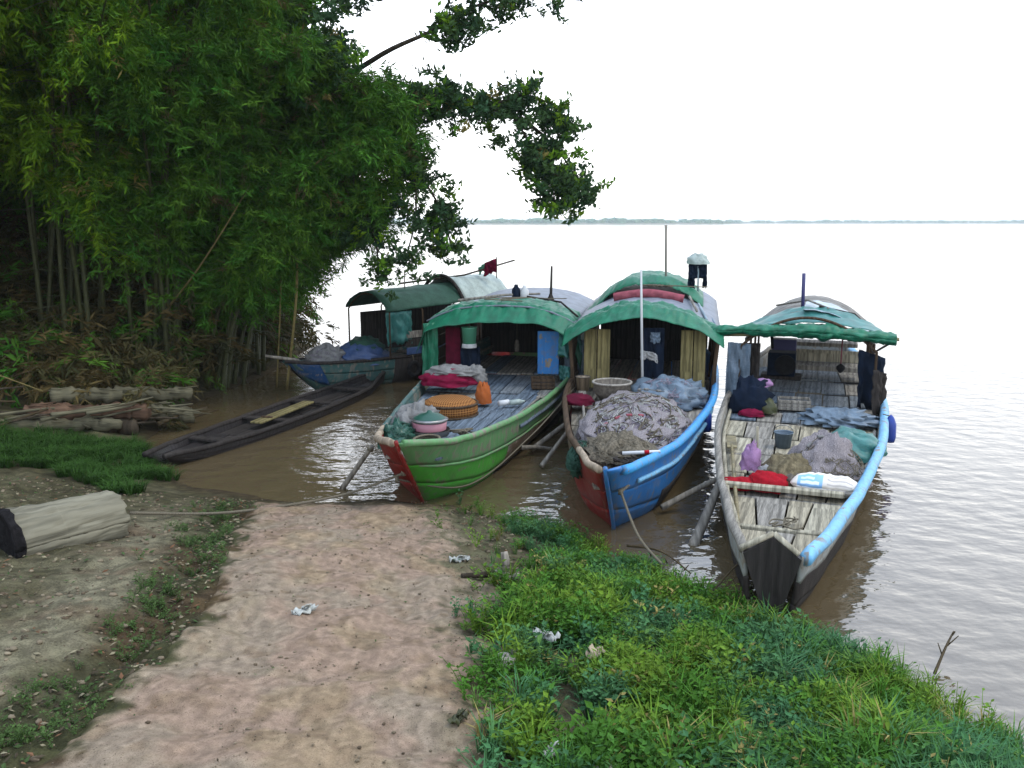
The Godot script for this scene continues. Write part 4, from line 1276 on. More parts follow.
func plank_boat():
	var C := {"ctrl": [[-0.25, 0.17, 0.52, -0.06], [0.3, 0.30, 0.50, -0.16], [0.8, 0.39, 0.49, -0.18], [1.33, 0.5, 0.48, -0.22], [2.4, 0.65, 0.48, -0.22], [3.2, 0.75, 0.49, -0.22], [4.0, 0.8, 0.5, -0.22], [5.0, 0.84, 0.5, -0.22], [7.0, 0.78, 0.56, -0.2], [8.4, 0.5, 0.7, -0.1]], "rake": 0.12, "bow": 0.0}
	var r := boat("fishing_boat", "open boat of bare grey planks with a pale blue right gunwale, nearest the open river", 1.66, -5.3, 20.0, C)
	hull(C, "grey_paint", "grey_paint", "wood_dark", "wood_dark")
	rail(C, r, "gunwale", 1.0, -0.22, 8.2, 0.02, 0.045, M.pale_blue, 0.016, 0.0, "thick pale blue rounded gunwale")
	rail(C, r, "gunwale", -1.0, -0.22, 8.2, 0.0, 0.032, M.deck_grey, 0.0, 0.01)
	rail(C, r, "inner_rail", -1.0, 0.0, 6.0, 0.1, 0.018, M.deck_pale, -0.05)
	rail(C, r, "inner_rail", 1.0, 0.0, 6.0, 0.16, 0.018, M.deck_grey, -0.05)
	# blunt bow board with a peaked upper edge
	var st := begin(false)
	var a := skin(C, -1.0, -0.25, 0.0); var b := skin(C, 1.0, -0.25, 0.0)
	var k0 := skin(C, 1.0, -0.25, 0.98)
	var top := (a + b) / 2 + Vector3(0, 0.10, -0.06)
	var o := Vector3(0, 0, 0.03)
	for P in [[a, top, k0], [top, b, k0]]:
		tri(st, P[0] + o, P[1] + o, P[2] + o)
		tri(st, P[0] - o, P[2] - o, P[1] - o)
		for e in 3: quad(st, P[e] + o, P[e] - o, P[(e + 1) % 3] - o, P[(e + 1) % 3] + o)
	put("bow_board", st, M.wood_wet, r)
	bar(r, "bow_cap", [a + Vector3(-0.02, 0.02, 0.0), top + Vector3(0, 0.015, 0)], 0.02, 0.02, M.deck_pale)
	bar(r, "bow_cap", [top + Vector3(0, 0.015, 0), b + Vector3(-0.02, 0.02, 0)], 0.02, 0.02, M.deck_pale)
	boards(C, r, [[0.05, 0.60, 3], [0.68, 1.42, 4], [1.5, 2.1, 5], [2.13, 2.75, 5], [2.78, 3.4, 6], [3.43, 4.1, 6]], 0.13, ["deck_tan", "deck_pale", "deck_grey", "deck_tan"])
	boards(C, r, [[4.13, 4.6, 6], [4.63, 5.1, 6], [5.13, 5.8, 5], [5.83, 6.6, 5], [6.63, 7.4, 5]], 0.10, ["deck_blue2", "deck_grey", "deck_blue2", "deck_blue"])
	for q in [0.63, 1.46, 2.77, 4.11]:
		var h := along(C.ctrl, q, 1) - 0.04
		panel(r, "cross_beam", Vector3(0, along(C.ctrl, q, 2) - 0.165, -q), Vector3(2 * h, 0.07, 0.05), M.deck_grey)
	panel(r, "batten", Vector3(0, 0.375, -0.64), Vector3(0.62, 0.03, 0.05), M.deck_pale)
	panel(r, "thwart", Vector3(-0.05, 0.42, -1.5), Vector3(0.95, 0.04, 0.07), M.deck_pale)
	# raised stern bench seen under the canopy
	panel(r, "stern_bench", Vector3(0.08, 0.62, -6.7), Vector3(1.15, 0.06, 0.4), M.deck_grey)
	panel(r, "stern_bench", Vector3(0.05, 0.84, -7.4), Vector3(1.1, 0.05, 0.35), M.deck_grey)
	panel(r, "stern_board", Vector3(0.08, 0.72, -7.0), Vector3(1.1, 0.16, 0.03), M.deck_pale)
	# canopy of hoops, woven mat and tarpaulins
	var roof := vault(r, "canopy", 5.4, 7.7, 0.72, 1.1, 1.46, M.roof_mat, 0.018, 0.012, 23.0, 2.0)
	for q in [5.0, 5.7, 6.4, 7.1, 7.7]: hoop(roof, q, 0.74, 1.07, 1.43, 0.016, M.wood_brown, 2.0, "rib", 0.45)
	vault(r, "pale_sheet", 5.3, 6.6, 0.755, 1.12, 1.49, M.tarp_pale, 0.006, 0.015, 27.0, 2.0, 0.0, -0.1, 0.9)
	bar(r, "canopy_pole", [Vector3(0.1, 1.52, -5.5), Vector3(0.5, 1.42, -5.7), Vector3(0.78, 1.16, -5.5)], 0.014, 0.014, M.wood_dark)
	bar(r, "canopy_pole", [Vector3(-0.45, 1.42, -6.6), Vector3(-0.05, 1.55, -6.0), Vector3(0.2, 1.5, -5.5)], 0.013, 0.013, M.deck_grey)
	bar(r, "mast", [Vector3(-0.09, 1.45, -5.6), Vector3(-0.1, 1.9, -5.6)], 0.022, 0.022, M.plastic_navy)
	# rolled green awning on its cross pole
	bar(r, "awning_pole", [Vector3(-1.1, 1.19, -5.0), Vector3(0.0, 1.235, -5.0), Vector3(0.96, 1.225, -5.0)], 0.02, 0.02, M.bamboo_pole)
	st = begin()
	var f := func(u, v):
		var x: float = lerpf(-1.08, 0.93, u)
		var t: float = v * TAU
		var bul := 0.07 + 0.025 * nz.get_noise_1d(x * 3.0) + 0.03 * smoothstep(0.1, 0.6, u) * smoothstep(0.95, 0.6, u)
		var rr := bul * (1.0 + 0.35 * nz.get_noise_3d(x * 4.0, cos(t), sin(t)) + 0.35 * (0.25 - absf(nz.get_noise_3d(x * 9.0, 2.0 * cos(t) + x * 3.0, 2.0 * sin(t)))))
		return Vector3(x, 1.24 + 0.05 * sin(u * PI) - 0.02 * u + sin(t) * rr * 0.75 + 0.012 * nz.get_noise_1d(x * 2.0), -5.0 + cos(t) * rr * 1.3)
	sheet(st, f, 110, 22, 0.005)
	put("rolled_awning", st, M.tarp_green, r)
	st = begin()
	var f3 := func(u, v):
		var x: float = lerpf(-0.7, 0.8, u)
		return Vector3(x, 1.27 + 0.10 * sin(u * PI) + 0.14 * v * sin(u * PI) + 0.02 * nz.get_noise_2d(x * 4.0, v * 3.0), -5.03 - v * 0.5)
	sheet(st, f3, 24, 8, 0.006)
	put("awning_back", st, M.tarp_teal, r)
	bar(r, "awning_stay", [Vector3(0.62, 1.22, -5.0), Vector3(0.70, 1.06, -5.0), Vector3(0.9, 1.2, -5.0)], 0.014, 0.014, M.wood_dark)
	hang(r, "side_curtain", Vector3(0.56, 1.1, -4.95), Vector3(0.86, 0.98, -5.2), 0.62, M.cloth_navy, 1.5, 0.05, 2.0)
	hang(r, "side_curtain", Vector3(0.72, 0.92, -4.7), Vector3(0.86, 0.85, -4.9), 0.5, M.wood_dark, 1.0, 0.04, 6.0)
	hang(r, "side_curtain", Vector3(-0.88, 1.12, -4.95), Vector3(-0.62, 1.1, -5.0), 0.7, M.tarp_slate, 2.0, 0.05, 3.0)
	hang(r, "side_curtain", Vector3(-0.7, 1.1, -5.1), Vector3(-0.52, 1.1, -5.1), 0.42, M.wood_dark, 1.0, 0.04, 9.0)
	# things
	var t := item(C, "boat_engine", "dark engine with fuel tank under the plank boat's canopy", "engine", Vector3(-0.33, 0.5, -6.3))
	panel(t, "block", Vector3(0, 0.2, 0), Vector3(0.34, 0.3, 0.3), M.cloth_navy)
	panel(t, "tank", Vector3(0.02, 0.45, 0), Vector3(0.3, 0.14, 0.2), M.plastic_navy)
	panel(t, "mount", Vector3(0, 0.03, 0), Vector3(0.5, 0.06, 0.24), M.wood_dark)
	bar(t, "exhaust", [Vector3(-0.12, 0.4, 0.1), Vector3(-0.14, 0.6, 0.1), Vector3(-0.2, 0.62, 0.1)], 0.02, 0.02, M.rubber)
	st = begin(false); lathe(st, [Vector2(0.001, -0.02), Vector2(0.13, -0.02), Vector2(0.13, 0.02), Vector2(0.001, 0.02)], 18, Vector3(0.05, 0.2, 0.18), Basis(Vector3.RIGHT, PI / 2)); put("flywheel", st, M.rubber, t)
	t = item(C, "hanging_lamp", "small dark lamp hanging from the plank boat's canopy on a red cord", "lamp", Vector3(0.38, 0.72, -5.6))
	st = begin(); lathe(st, [Vector2(0.001, 0), Vector2(0.02, 0.01), Vector2(0.05, 0.05), Vector2(0.05, 0.08), Vector2(0.001, 0.12)], 10); put("body", st, M.rubber, t)
	bar(t, "cord", [Vector3(0, 0.1, 0), Vector3(0.0, 0.5, 0)], 0.008, 0.008, M.cloth_pink, 5)
	t = item(C, "crumpled_sheet", "slate blue plastic sheet crumpled on deck under the green awning", "plastic sheet", Vector3(0.42, 0.42, -4.3))
	st = begin(); blob(st, Vector3.ZERO, Vector3(0.36, 0.1, 0.3), 0.6, 3.0, 61.0, 34, 10); put("sheet", st, M.tarp_slate, t)
	t = item(C, "teal_tarpaulin", "teal tarpaulin bundle against the plank boat's right gunwale", "tarpaulin", Vector3(0.5, 0.38, -3.1))
	st = begin(); blob(st, Vector3(0, 0.03, 0), Vector3(0.26, 0.16, 0.34), 0.35, 1.5, 71.0, 30, 12); put("bundle", st, M.tarp_teal, t)
	t = item(C, "clothes_bundle", "dark clothes with lime and crimson pieces by the left post", "clothes", Vector3(-0.55, 0.42, -4.5))
	st = begin(); blob(st, Vector3(0, 0.05, 0), Vector3(0.22, 0.3, 0.2), 0.4, 2.0, 81.0, 22, 10); put("jacket", st, M.cloth_navy, t)
	st = begin(); blob(st, Vector3(0.2, 0.03, 0.1), Vector3(0.09, 0.12, 0.09), 0.3, 2.0, 83.0, 16, 8); put("lime_cloth", st, M.culm_green, t)
	st = begin(); blob(st, Vector3(0.03, 0.0, 0.24), Vector3(0.14, 0.06, 0.08), 0.3, 2.0, 85.0, 16, 8); put("crimson_cloth", st, M.cloth_crimson, t)
	st = begin(); blob(st, Vector3(0.12, 0.28, -0.1), Vector3(0.1, 0.07, 0.09), 0.3, 2.0, 88.0, 16, 8); put("pale_cloth", st, M.cloth_purple, t)
	t = item(C, "net_sack", "grey brown net heaped like a cone beside the rice sack", "fishing net", Vector3(0.27, 0.36, -2.2))
	var R := Vector3(0.34, 0.36, 0.42)
	st = begin(); blob(st, Vector3.ZERO, R, 0.25, 1.8, 91.0, 40, 16, -0.05, 1.5); put("heap", st, M.net_grey, t)
	st = begin(); strands(st, Vector3.ZERO, Vector3(0.33, 0.3, 0.41), 90, 0.0035); put("mesh_strands", st, M.rope, t).set_meta("kind", "stuff")
	t = item(C, "khaki_sack", "khaki cloth sack slumped behind the red cloth", "sack", Vector3(0.0, 0.37, -1.95))
	st = begin(); blob(st, Vector3(0, 0.03, 0), Vector3(0.24, 0.19, 0.24), 0.25, 1.7, 95.0, 28, 12); put("body", st, M.khaki, t)
	st = begin(); blob(st, Vector3(0.06, 0.06, 0.2), Vector3(0.12, 0.06, 0.06), 0.25, 1.7, 96.0, 16, 8); put("fold", st, M.clay, t)
	t = item(C, "rice_sack", "white printed rice sack with pale blue panel lying across the deck", "sack", Vector3(0.28, 0.36, -1.66), -0.1)
	st = begin()
	var f4 := func(u, v):
		var an: float = v * TAU
		var e: float = 1.0 - pow(absf(u * 2.0 - 1.0), 5.0)
		return Vector3(lerpf(-0.26, 0.27, u), 0.085 + 0.08 * sin(an) * e * (1.0 + 0.2 * nz.get_noise_1d(u * 6.0)), 0.11 * cos(an) * (0.5 + 0.5 * e) + 0.012 * nz.get_noise_2d(u * 8.0, v * 4.0))
	sheet(st, f4, 24, 20, 0.004, 1.0, 2.0)
	put("body", st, M.sack, t)
	t = item(C, "red_cloth", "bright red cloth lying across the plank boat's left side", "cloth", Vector3(-0.24, 0.37, -1.63))
	st = begin(); blob(st, Vector3(0.08, 0.02, 0), Vector3(0.16, 0.12, 0.1), 0.35, 1.3, 101.0, 24, 10); put("heap", st, M.cloth_red, t)
	st = begin(); blob(st, Vector3(-0.12, 0.01, 0.0), Vector3(0.16, 0.07, 0.09), 0.35, 1.3, 103.0, 24, 10); put("spread", st, M.cloth_red, t)
	t = item(C, "lilac_cloth", "lilac cloth tied to a short upright stick beside the red cloth", "cloth", Vector3(-0.32, 0.37, -1.95))
	st = begin(); blob(st, Vector3(0, 0.1, 0), Vector3(0.08, 0.17, 0.08), 0.5, 2.2, 105.0, 18, 10); put("cloth", st, M.cloth_purple, t)
	bar(t, "stick", [Vector3(0.04, 0, -0.1), Vector3(0.03, 0.42, -0.1)], 0.013, 0.012, M.deck_pale)
	st = begin(); blob(st, Vector3(0.14, 0.06, 0.05), Vector3(0.07, 0.07, 0.06), 0.5, 2.2, 107.0, 14, 8); put("white_rag", st, M.cloth_white, t)
	t = item(C, "blue_float", "dark blue plastic float hung outside the pale blue gunwale", "float", Vector3(0.88, 0.26, -4.1), 0.2)
	st = begin(); lathe(st, [Vector2(0.001, 0), Vector2(0.05, 0.01), Vector2(0.062, 0.06), Vector2(0.058, 0.2), Vector2(0.03, 0.27), Vector2(0.012, 0.29), Vector2(0.001, 0.3)], 14); put("body", st, M.plastic_blue, t)
	bar(t, "rope", [Vector3(0, 0.28, 0), Vector3(-0.08, 0.3, 0)], 0.006, 0.006, M.rope, 4)
	# mirror float of the neighbour boat
	t = item(C, "blue_float", "dark blue plastic float hung between the blue boat and the plank boat", "float", Vector3(-0.93, 0.3, -3.75), 0.2)
	st = begin(); lathe(st, [Vector2(0.001, 0), Vector2(0.04, 0.01), Vector2(0.05, 0.05), Vector2(0.048, 0.18), Vector2(0.02, 0.24), Vector2(0.001, 0.25)], 14); put("body", st, M.plastic_blue, t)
	bar(t, "rope", [Vector3(0, 0.24, 0), Vector3(0.06, 0.28, 0)], 0.006, 0.006, M.rope, 4)

func teal_boat():
	var C := {"ctrl": [[0.0, 0.06, 0.5, 0.1], [0.3, 0.2, 0.46, -0.1], [0.8, 0.34, 0.43, -0.15], [1.6, 0.45, 0.42, -0.18], [3.0, 0.5, 0.44, -0.18], [4.3, 0.36, 0.52, -0.1]], "rake": 0.4, "bow": 0.0}
	var r := boat("fishing_boat", "teal hulled boat moored under the bamboo behind the green boat", -3.35, -12.75, 45.0, C)
	hull(C, "teal", "teal", "wood_dark", "teal")
	strake(C, r, "bow_plank", 1.0, 0.0, 0.45, 0.0, 0.62, M.dark_blue, 0.014, "dark blue bow panel")
	strake(C, r, "side_plank", 1.0, 1.7, 4.2, 0.0, 0.95, M.wood_dark, 0.014, "dark bare side planks")
	rail(C, r, "gunwale", 1.0, 0.0, 4.2, 0.0, 0.026, M.wood_dark)
	rail(C, r, "gunwale", -1.0, 0.0, 4.2, 0.0, 0.026, M.wood_dark)
	bar(r, "bow_spur", [Vector3(0.1, 0.5, -0.2), Vector3(-0.06, 0.6, 0.24)], 0.03, 0.02, M.pole_pale)
	boards(C, r, [[0.3, 1.2, 4], [1.2, 2.4, 5], [2.4, 4.1, 5]], 0.08, ["deck_brown", "deck_grey"])
	# canopy
	var roof := vault(r, "canopy", 1.5, 4.1, 0.55, 1.15, 1.42, M.tarp_grey_green, 0.015, 0.02, 43.0, 2.2, 0.1)
	for q in [1.55, 2.2, 2.9, 3.6, 4.05]: hoop(roof, q, 0.54, 1.13, 1.40, 0.014, M.wood_brown, 2.2, "rib", 0.42)
	vault(r, "white_sheet", 3.1, 4.15, 0.58, 1.2, 1.60, M.tarp_white, 0.006, 0.02, 47.0, 2.2)
	hoop(r, 3.05, 0.6, 1.18, 1.62, 0.03, M.wood_dark, 2.2, "roof_hoop")
	hang(r, "side_curtain", Vector3(0.52, 1.14, -1.5), Vector3(0.53, 1.14, -2.0), 0.5, M.tarp_teal, 1.5, 0.04, 2.0)
	hang(r, "side_curtain", Vector3(0.55, 1.2, -3.1), Vector3(0.56, 1.2, -4.0), 0.75, M.wood_dark, 2.0, 0.04, 5.0)
	for k in 3: panel(r, "side_board", Vector3(0.5, 0.5 + k * 0.13, -3.0 + 0.02 * k), Vector3(0.02, 0.11, 2.2), [M.tarp_blue, M.wood_dark, M.deck_grey][k])
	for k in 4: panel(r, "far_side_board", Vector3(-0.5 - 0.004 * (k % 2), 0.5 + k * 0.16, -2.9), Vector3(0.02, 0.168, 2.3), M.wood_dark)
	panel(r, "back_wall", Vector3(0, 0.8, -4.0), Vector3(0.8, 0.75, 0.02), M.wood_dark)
	bar(r, "mast", [Vector3(0.1, 1.4, -2.2), Vector3(0.1, 1.75, -2.2)], 0.01, 0.008, M.deck_grey)
	bar(r, "roof_pole", [Vector3(-0.3, 1.5, -2.4), Vector3(0.2, 1.62, -3.4), Vector3(0.5, 1.85, -4.3)], 0.016, 0.014, M.bark)
	var t := item(C, "red_flag", "red and teal cloth flag on the teal boat's roof pole", "flag", Vector3(0.42, 1.86, -3.75))
	hang(t, "red_cloth", Vector3(-0.1, -0.05, 0), Vector3(0.1, 0.04, -0.1), 0.22, M.cloth_crimson, 1.0, 0.03, 2.0)
	hang(t, "teal_cloth", Vector3(-0.26, -0.14, 0.0), Vector3(-0.1, -0.05, 0), 0.12, M.plastic_green, 1.0, 0.03, 4.0)
	bar(t, "staff", [Vector3(0.1, -0.3, -0.1), Vector3(0.1, 0.06, -0.1)], 0.01, 0.008, M.bark, 5)
	t = item(C, "net_heap", "pale grey net heaped near the teal boat's bow", "fishing net", Vector3(0.0, 0.37, -0.75))
	st_net(t, Vector3(0.22, 0.26, 0.32), 111.0, M.cloth_grey)
	t = item(C, "blue_tarpaulin", "blue tarpaulin spread over goods on the teal boat", "tarpaulin", Vector3(0.06, 0.38, -1.35))
	var st := begin(); blob(st, Vector3.ZERO, Vector3(0.36, 0.26, 0.42), 0.3, 1.8, 121.0, 28, 12); put("sheet", st, M.tarp_blue, t)
	st = begin(); blob(st, Vector3(-0.05, 0.14, -0.1), Vector3(0.3, 0.2, 0.3), 0.3, 1.8, 123.0, 24, 10); put("green_sheet", st, M.tarp_grey_green, t)
	for k in 2:
		t = item(C, "tyre_fender", ["old tyre hung on the teal boat's dark side, nearer its bow", "old tyre hung on the teal boat's dark side, nearer the green boat"][k], "tyre", Vector3(0.55, 0.22, -2.0 - 0.3 * k), 0.0, "tyre fenders")
		st = begin()
		var f := func(u, v):
			var a: float = u * TAU; var b: float = v * TAU
			return Vector3(0.035 * sin(b), (0.10 + 0.035 * cos(b)) * sin(a), (0.10 + 0.035 * cos(b)) * cos(a))
		sheet(st, f, 20, 8, 0.004)
		put("tread", st, M.rubber, t)
		bar(t, "rope", [Vector3(0, 0.1, 0), Vector3(-0.03, 0.22, 0)], 0.008, 0.008, M.rope, 4)

func st_net(t: Node, R: Vector3, sd: float, m: Material):
	var st := begin(); blob(st, Vector3.ZERO, R, 0.45, 2.2, sd, 28, 12); put("heap", st, m, t)
	st = begin(); strands(st, Vector3.ZERO, R, 60, 0.004); put("mesh_strands", st, M.net_lilac, t).set_meta("kind", "stuff")

func canoe():
	var C := {"ctrl": [[0.0, 0.12, 0.14, -0.05], [0.5, 0.24, 0.12, -0.12], [1.5, 0.33, 0.10, -0.16], [3.0, 0.36, 0.10, -0.16], [4.2, 0.28, 0.12, -0.12], [5.0, 0.1, 0.2, 0.0]], "rake": 0.3, "bow": 0.0}
	var r := boat("sunken_canoe", "long dark wooden canoe lying half sunk at the muddy bank", -3.66, -8.75, 18.5, C)
	r.set_meta("group", "")
	r.remove_meta("group")
	hull(C, "wood_wet", "wood_wet", "wood_wet", "wood_wet")
	for s in [-1.0, 1.0]: rail(C, r, "gunwale", s, 0.0, 5.0, 0.0, 0.03, M.wood_dark, 0.0, 0.012)
	boards(C, r, [[0.2, 1.3, 2], [1.35, 2.6, 3], [2.65, 4.6, 3]], 0.05, ["wood_wet", "wood_dark"], "floor_plank")
	for q in [0.9, 2.0, 3.1, 4.1]:
		panel(r, "thwart", Vector3(0, 0.11, -q), Vector3(along(C.ctrl, q, 1) * 2.0 - 0.03, 0.03, 0.12), M.wood_dark)
	var t := item(C, "loose_plank", "yellowish plank lying along the dark canoe", "plank", Vector3(0.05, 0.13, -2.3), 0.05)
	panel(t, "plank", Vector3(0, 0.012, 0), Vector3(0.16, 0.025, 1.3), M.wood_yellow)
	panel(t, "cleat", Vector3(0, 0.032, 0.4), Vector3(0.14, 0.02, 0.05), M.wood_brown)

# ------------------------------------------------------------------ things on the shore
func shore_things():
	rng.seed = 1234
	# thick log with a blackened hollow end turned to the camera
	var y := height(-3.1, -5.85)
	var t := thing("log", "thick pale log with a blackened cut end lying on the mud", "log", Transform3D(Basis(Vector3.UP, 0.92), Vector3(-3.07, y + 0.10, -5.62)))
	var st := begin()
	var f := func(u, v):
		var a: float = v * TAU
		var rr: float = 0.195 * lerpf(1.0, 0.86, u) * (1.0 + 0.05 * nz.get_noise_3d(u * 2.0, cos(a), sin(a)) + 0.05 * nz.get_noise_3d(u * 6.0, 3.0 * cos(a), 3.0 * sin(a)))
		rr *= 1.0 - 0.05 * smoothstep(0.25, 0.45, nz.get_noise_2d(a * 5.0, u * 0.9))
		return Vector3(lerpf(-0.30, 0.44 + 0.02 * nz.get_noise_2d(cos(a) * 1.5, sin(a) * 1.5), u), rr * sin(a) - 0.02 * u, rr * cos(a))
	sheet(st, f, 30, 72, 0.02)
	put("trunk_wood", st, M.log, t)
	st = begin()
	var fb := func(u, v):
		var a: float = v * TAU
		var rr: float = 0.2 * (1.0 + 0.05 * nz.get_noise_2d(cos(a) * 1.5, sin(a) * 1.5))
		return Vector3(lerpf(-0.33, -0.27 + 0.02 * nz.get_noise_2d(cos(a) * 2.0 + 5.0, sin(a) * 2.0), u), rr * sin(a), rr * cos(a))
	sheet(st, fb, 5, 40, 0.03)
	for k in 40:
		var p0: Vector3 = fb.call(0.0, k / 40.0)
		var p1: Vector3 = fb.call(0.0, (k + 1) / 40.0)
		tri(st, Vector3(-0.315, 0, 0), p0 + Vector3(0.006, 0, 0), p1 + Vector3(0.006, 0, 0))
	put("blackened_end", st, M.log_end, t)
	st = begin(false)
	lathe(st, [Vector2(0.001, 0), Vector2(0.07, 0.012), Vector2(0.13, 0)], 20, Vector3(0.43, -0.02, 0), Basis(Vector3.FORWARD, PI / 2))
	put("cut_end", st, M.rotten, t)
	t = thing("charred_block", "small charred wood block against the underside of the thick log", "wood block", Transform3D(Basis(Vector3.UP, 0.3), Vector3(-2.98, height(-2.98, -5.62) + 0.03, -5.62)))
	st = begin(); blob(st, Vector3.ZERO, Vector3(0.06, 0.045, 0.05), 0.7, 2.0, 3.0, 14, 8, -0.8); put("block", st, M.log_end, t)
	panel(t, "stub", Vector3(0.03, 0.035, 0), Vector3(0.03, 0.03, 0.03), M.log)
	# rotten logs by the bank
	var logs := [[Vector3(-5.35, 0.52, -10.05), Vector3(-3.95, 0.42, -10.7), 0.085, "rotten", "long pale rotten log lying on top of the pile by the bank"], [Vector3(-5.5, 0.38, -9.75), Vector3(-4.3, 0.28, -10.3), 0.1, "rotten_red", "reddish decayed log in the pile below the long pale one"], [Vector3(-5.9, 0.3, -9.5), Vector3(-4.5, 0.2, -9.95), 0.07, "rotten", "low grey log at the front of the rotten pile"], [Vector3(-4.6, 0.3, -10.4), Vector3(-3.9, 0.16, -10.6), 0.09, "rotten", "short knotty log at the canoe end of the rotten pile"], [Vector3(-5.7, 0.2, -9.7), Vector3(-4.4, 0.12, -10.15), 0.09, "bark", "dark wet log underneath the rotten pile"]]
	for l in logs:
		t = thing("rotten_log", l[4], "log", Transform3D(Basis.IDENTITY, l[0]), "pile of rotten logs")
		var d: Vector3 = l[1] - l[0]
		st = begin()
		var pts := []
		for k in 13: pts.append(d * (k / 12.0) + Vector3(0, 0.03 * nz.get_noise_1d(k * 0.5 + l[2] * 90.0), 0.05 * nz.get_noise_1d(k * 0.3 + 20.0)))
		var radii := []
		for k in 37: radii.append(l[2] * (1.0 + 0.45 * nz.get_noise_1d(k * 0.45 + l[2] * 300.0)) * (0.75 if k == 0 or k == 36 else 1.0))
		tube(st, arc(pts, 36), l[2], l[2], 11, radii)
		put("wood", st, M[l[3]], t)
		st = begin()
		for k in 14:
			var p: Vector3 = pts[rng.randi_range(0, 11)] + Vector3(rnd(-0.05, 0.05), l[2] * rnd(0.2, 1.0), rnd(0, 1) * l[2])
			tube(st, [p, p + Vector3(rnd(0.1, 0.35), rnd(-0.05, 0.05), rnd(-0.08, 0.05))], 0.012, 0.004, 4)
		put("splinters", st, M[l[3]], t).set_meta("kind", "stuff")
	for k in 26:
		var p := Vector3(rnd(-5.9, -4.0), 0, 0)
		p.z = -9.6 - (p.x + 5.6) * 0.62 + rnd(-0.35, 0.35)
		p.y = maxf(height(p.x, p.z), 0.0) + rnd(0.08, 0.32)
		t = thing("broken_stick", "%s broken stick %s the rotten log pile" % [["long grey", "short grey", "thin dark", "crooked brown", "pale splintered"][k % 5], ["lying on top of", "at the left end of", "at the right end of", "slanting across", "at the front of", "half under"][k / 5]], "stick", Transform3D(Basis(Vector3.UP, 0.4 + rng.randfn(0.0, 0.35)), p), "broken sticks on the log pile")
		var n := rnd(0.25, 0.6)
		st = begin()
		tube(st, arc([Vector3(-n, rnd(-0.06, 0.04), 0), Vector3(0, rnd(-0.02, 0.03), rnd(-0.05, 0.05)), Vector3(n, rnd(-0.08, 0.05), rnd(-0.05, 0.05))], 8), rnd(0.012, 0.03), rnd(0.006, 0.015), 6)
		put("wood", st, M[["rotten", "bark", "rotten", "culm_brown"][rng.randi_range(0, 3)]], t)
	# poles between the boats
	for p in [[Vector3(0.22, 0.05, -9.4), Vector3(1.0, 0.42, -10.2), 0.03, "pale pole slanting from the water up to the blue boat's left side"], [Vector3(0.1, 0.12, -9.2), Vector3(0.45, 0.02, -9.5), 0.025, "short pale pole crossing the slanting one between green and blue boats"], [Vector3(1.3, 0.06, -7.35), Vector3(1.95, 0.3, -7.6), 0.03, "pale pole lying from the water to the plank boat's left side"], [Vector3(1.42, -0.02, -6.6), Vector3(1.85, 0.34, -7.45), 0.045, "grey plank leaning from the water up to the plank boat"], [Vector3(0.3, 0.04, -8.75), Vector3(0.62, 0.3, -9.3), 0.026, "grey stake leaning beside the blue boat's red bow"], [Vector3(-1.62, 0.0, -8.1), Vector3(-1.28, 0.48, -7.85), 0.028, "short pale branch sticking out of the water by the red bow"]]:
		t = thing("mooring_pole", p[3], "pole", Transform3D(Basis.IDENTITY, p[0]), "mooring poles")
		var d: Vector3 = p[1] - p[0]
		bar(t, "shaft", arc([Vector3.ZERO, d * 0.5 + Vector3(0.01, 0.015, 0), d], 8), p[2], p[2] * 0.75, M.pole_pale)
		bar(t, "end_knot", [d * 0.93, d * 0.97], p[2] * 1.15, p[2] * 1.1, M.rope)
	# ropes from bow to shore
	for p in [[[Vector3(-0.94, 0.35, -7.42), Vector3(-1.5, 0.18, -7.3), Vector3(-2.25, 0.22, -6.75), Vector3(-2.8, 0.40, -6.2)], 0.012, "mooring rope running from the green boat's bow across the path to the log"], [[Vector3(-1.0, 0.3, -7.4), Vector3(-0.4, 0.1, -7.9), Vector3(0.2, 0.3, -9.0), Vector3(0.75, 0.55, -10.4)], 0.008, "thin line slung along the green boat's right side"], [[Vector3(0.82, 0.5, -6.4), Vector3(0.9, 0.3, -6.0), Vector3(1.0, 0.25, -5.6)], 0.01, "rope from the blue boat's bow down into the weeds"]]:
		t = thing("mooring_rope", p[2], "rope")
		bar(t, "strand", arc(p[0], 30), p[1], p[1], M.rope, 5)
		bar(t, "knot", [p[0][0] + Vector3(0, -0.02, 0), p[0][0] + Vector3(0, 0.02, 0)], p[1] * 2.2, p[1] * 2.2, M.rope, 6)
	# litter lying about: scraps, stones, chips
	var scraps := [[-1.1, -4.38, "paper", 0.075, "white paper scrap lying in the middle of the path"], [-0.35, -5.6, "paper", 0.08, "pale flattened packet at the right edge of the path"], [0.17, -4.2, "paper", 0.085, "white plastic wrapper caught in the weeds"], [0.40, -3.95, "cream", 0.06, "tan carton scrap lying in the weeds"], [0.15, -3.05, "paper", 0.05, "small white scrap deep in the nearest weeds"], [-0.22, -3.35, "leafy", 0.06, "pale green leaf fallen on the path edge"]]
	for s in scraps:
		t = thing("litter_scrap", s[4], "scrap", Transform3D(Basis(Vector3.UP, rnd(0, TAU)), Vector3(s[0], height(s[0], s[1]) + (0.022 if s[0] < -0.1 else 0.12), s[1])))
		st = begin()
		var g := func(u, v): return Vector3((u - 0.5) * s[3] * 1.7 + 0.008 * nz.get_noise_1d(v * 3.0), 0.012 + 0.03 * nz.get_noise_2d(u * 3.0 + s[0] * 9.0, v * 3.0) + 0.02 * (u - 0.5) * (u - 0.5), (v - 0.5) * s[3] * 1.1 * (0.7 + 0.4 * nz.get_noise_1d(u * 5.0 + s[1])))
		sheet(st, g, 8, 8, 0.003)
		put("sheet", st, M.culm_green if s[2] == "leafy" else M[s[2]], t)
		st = begin()
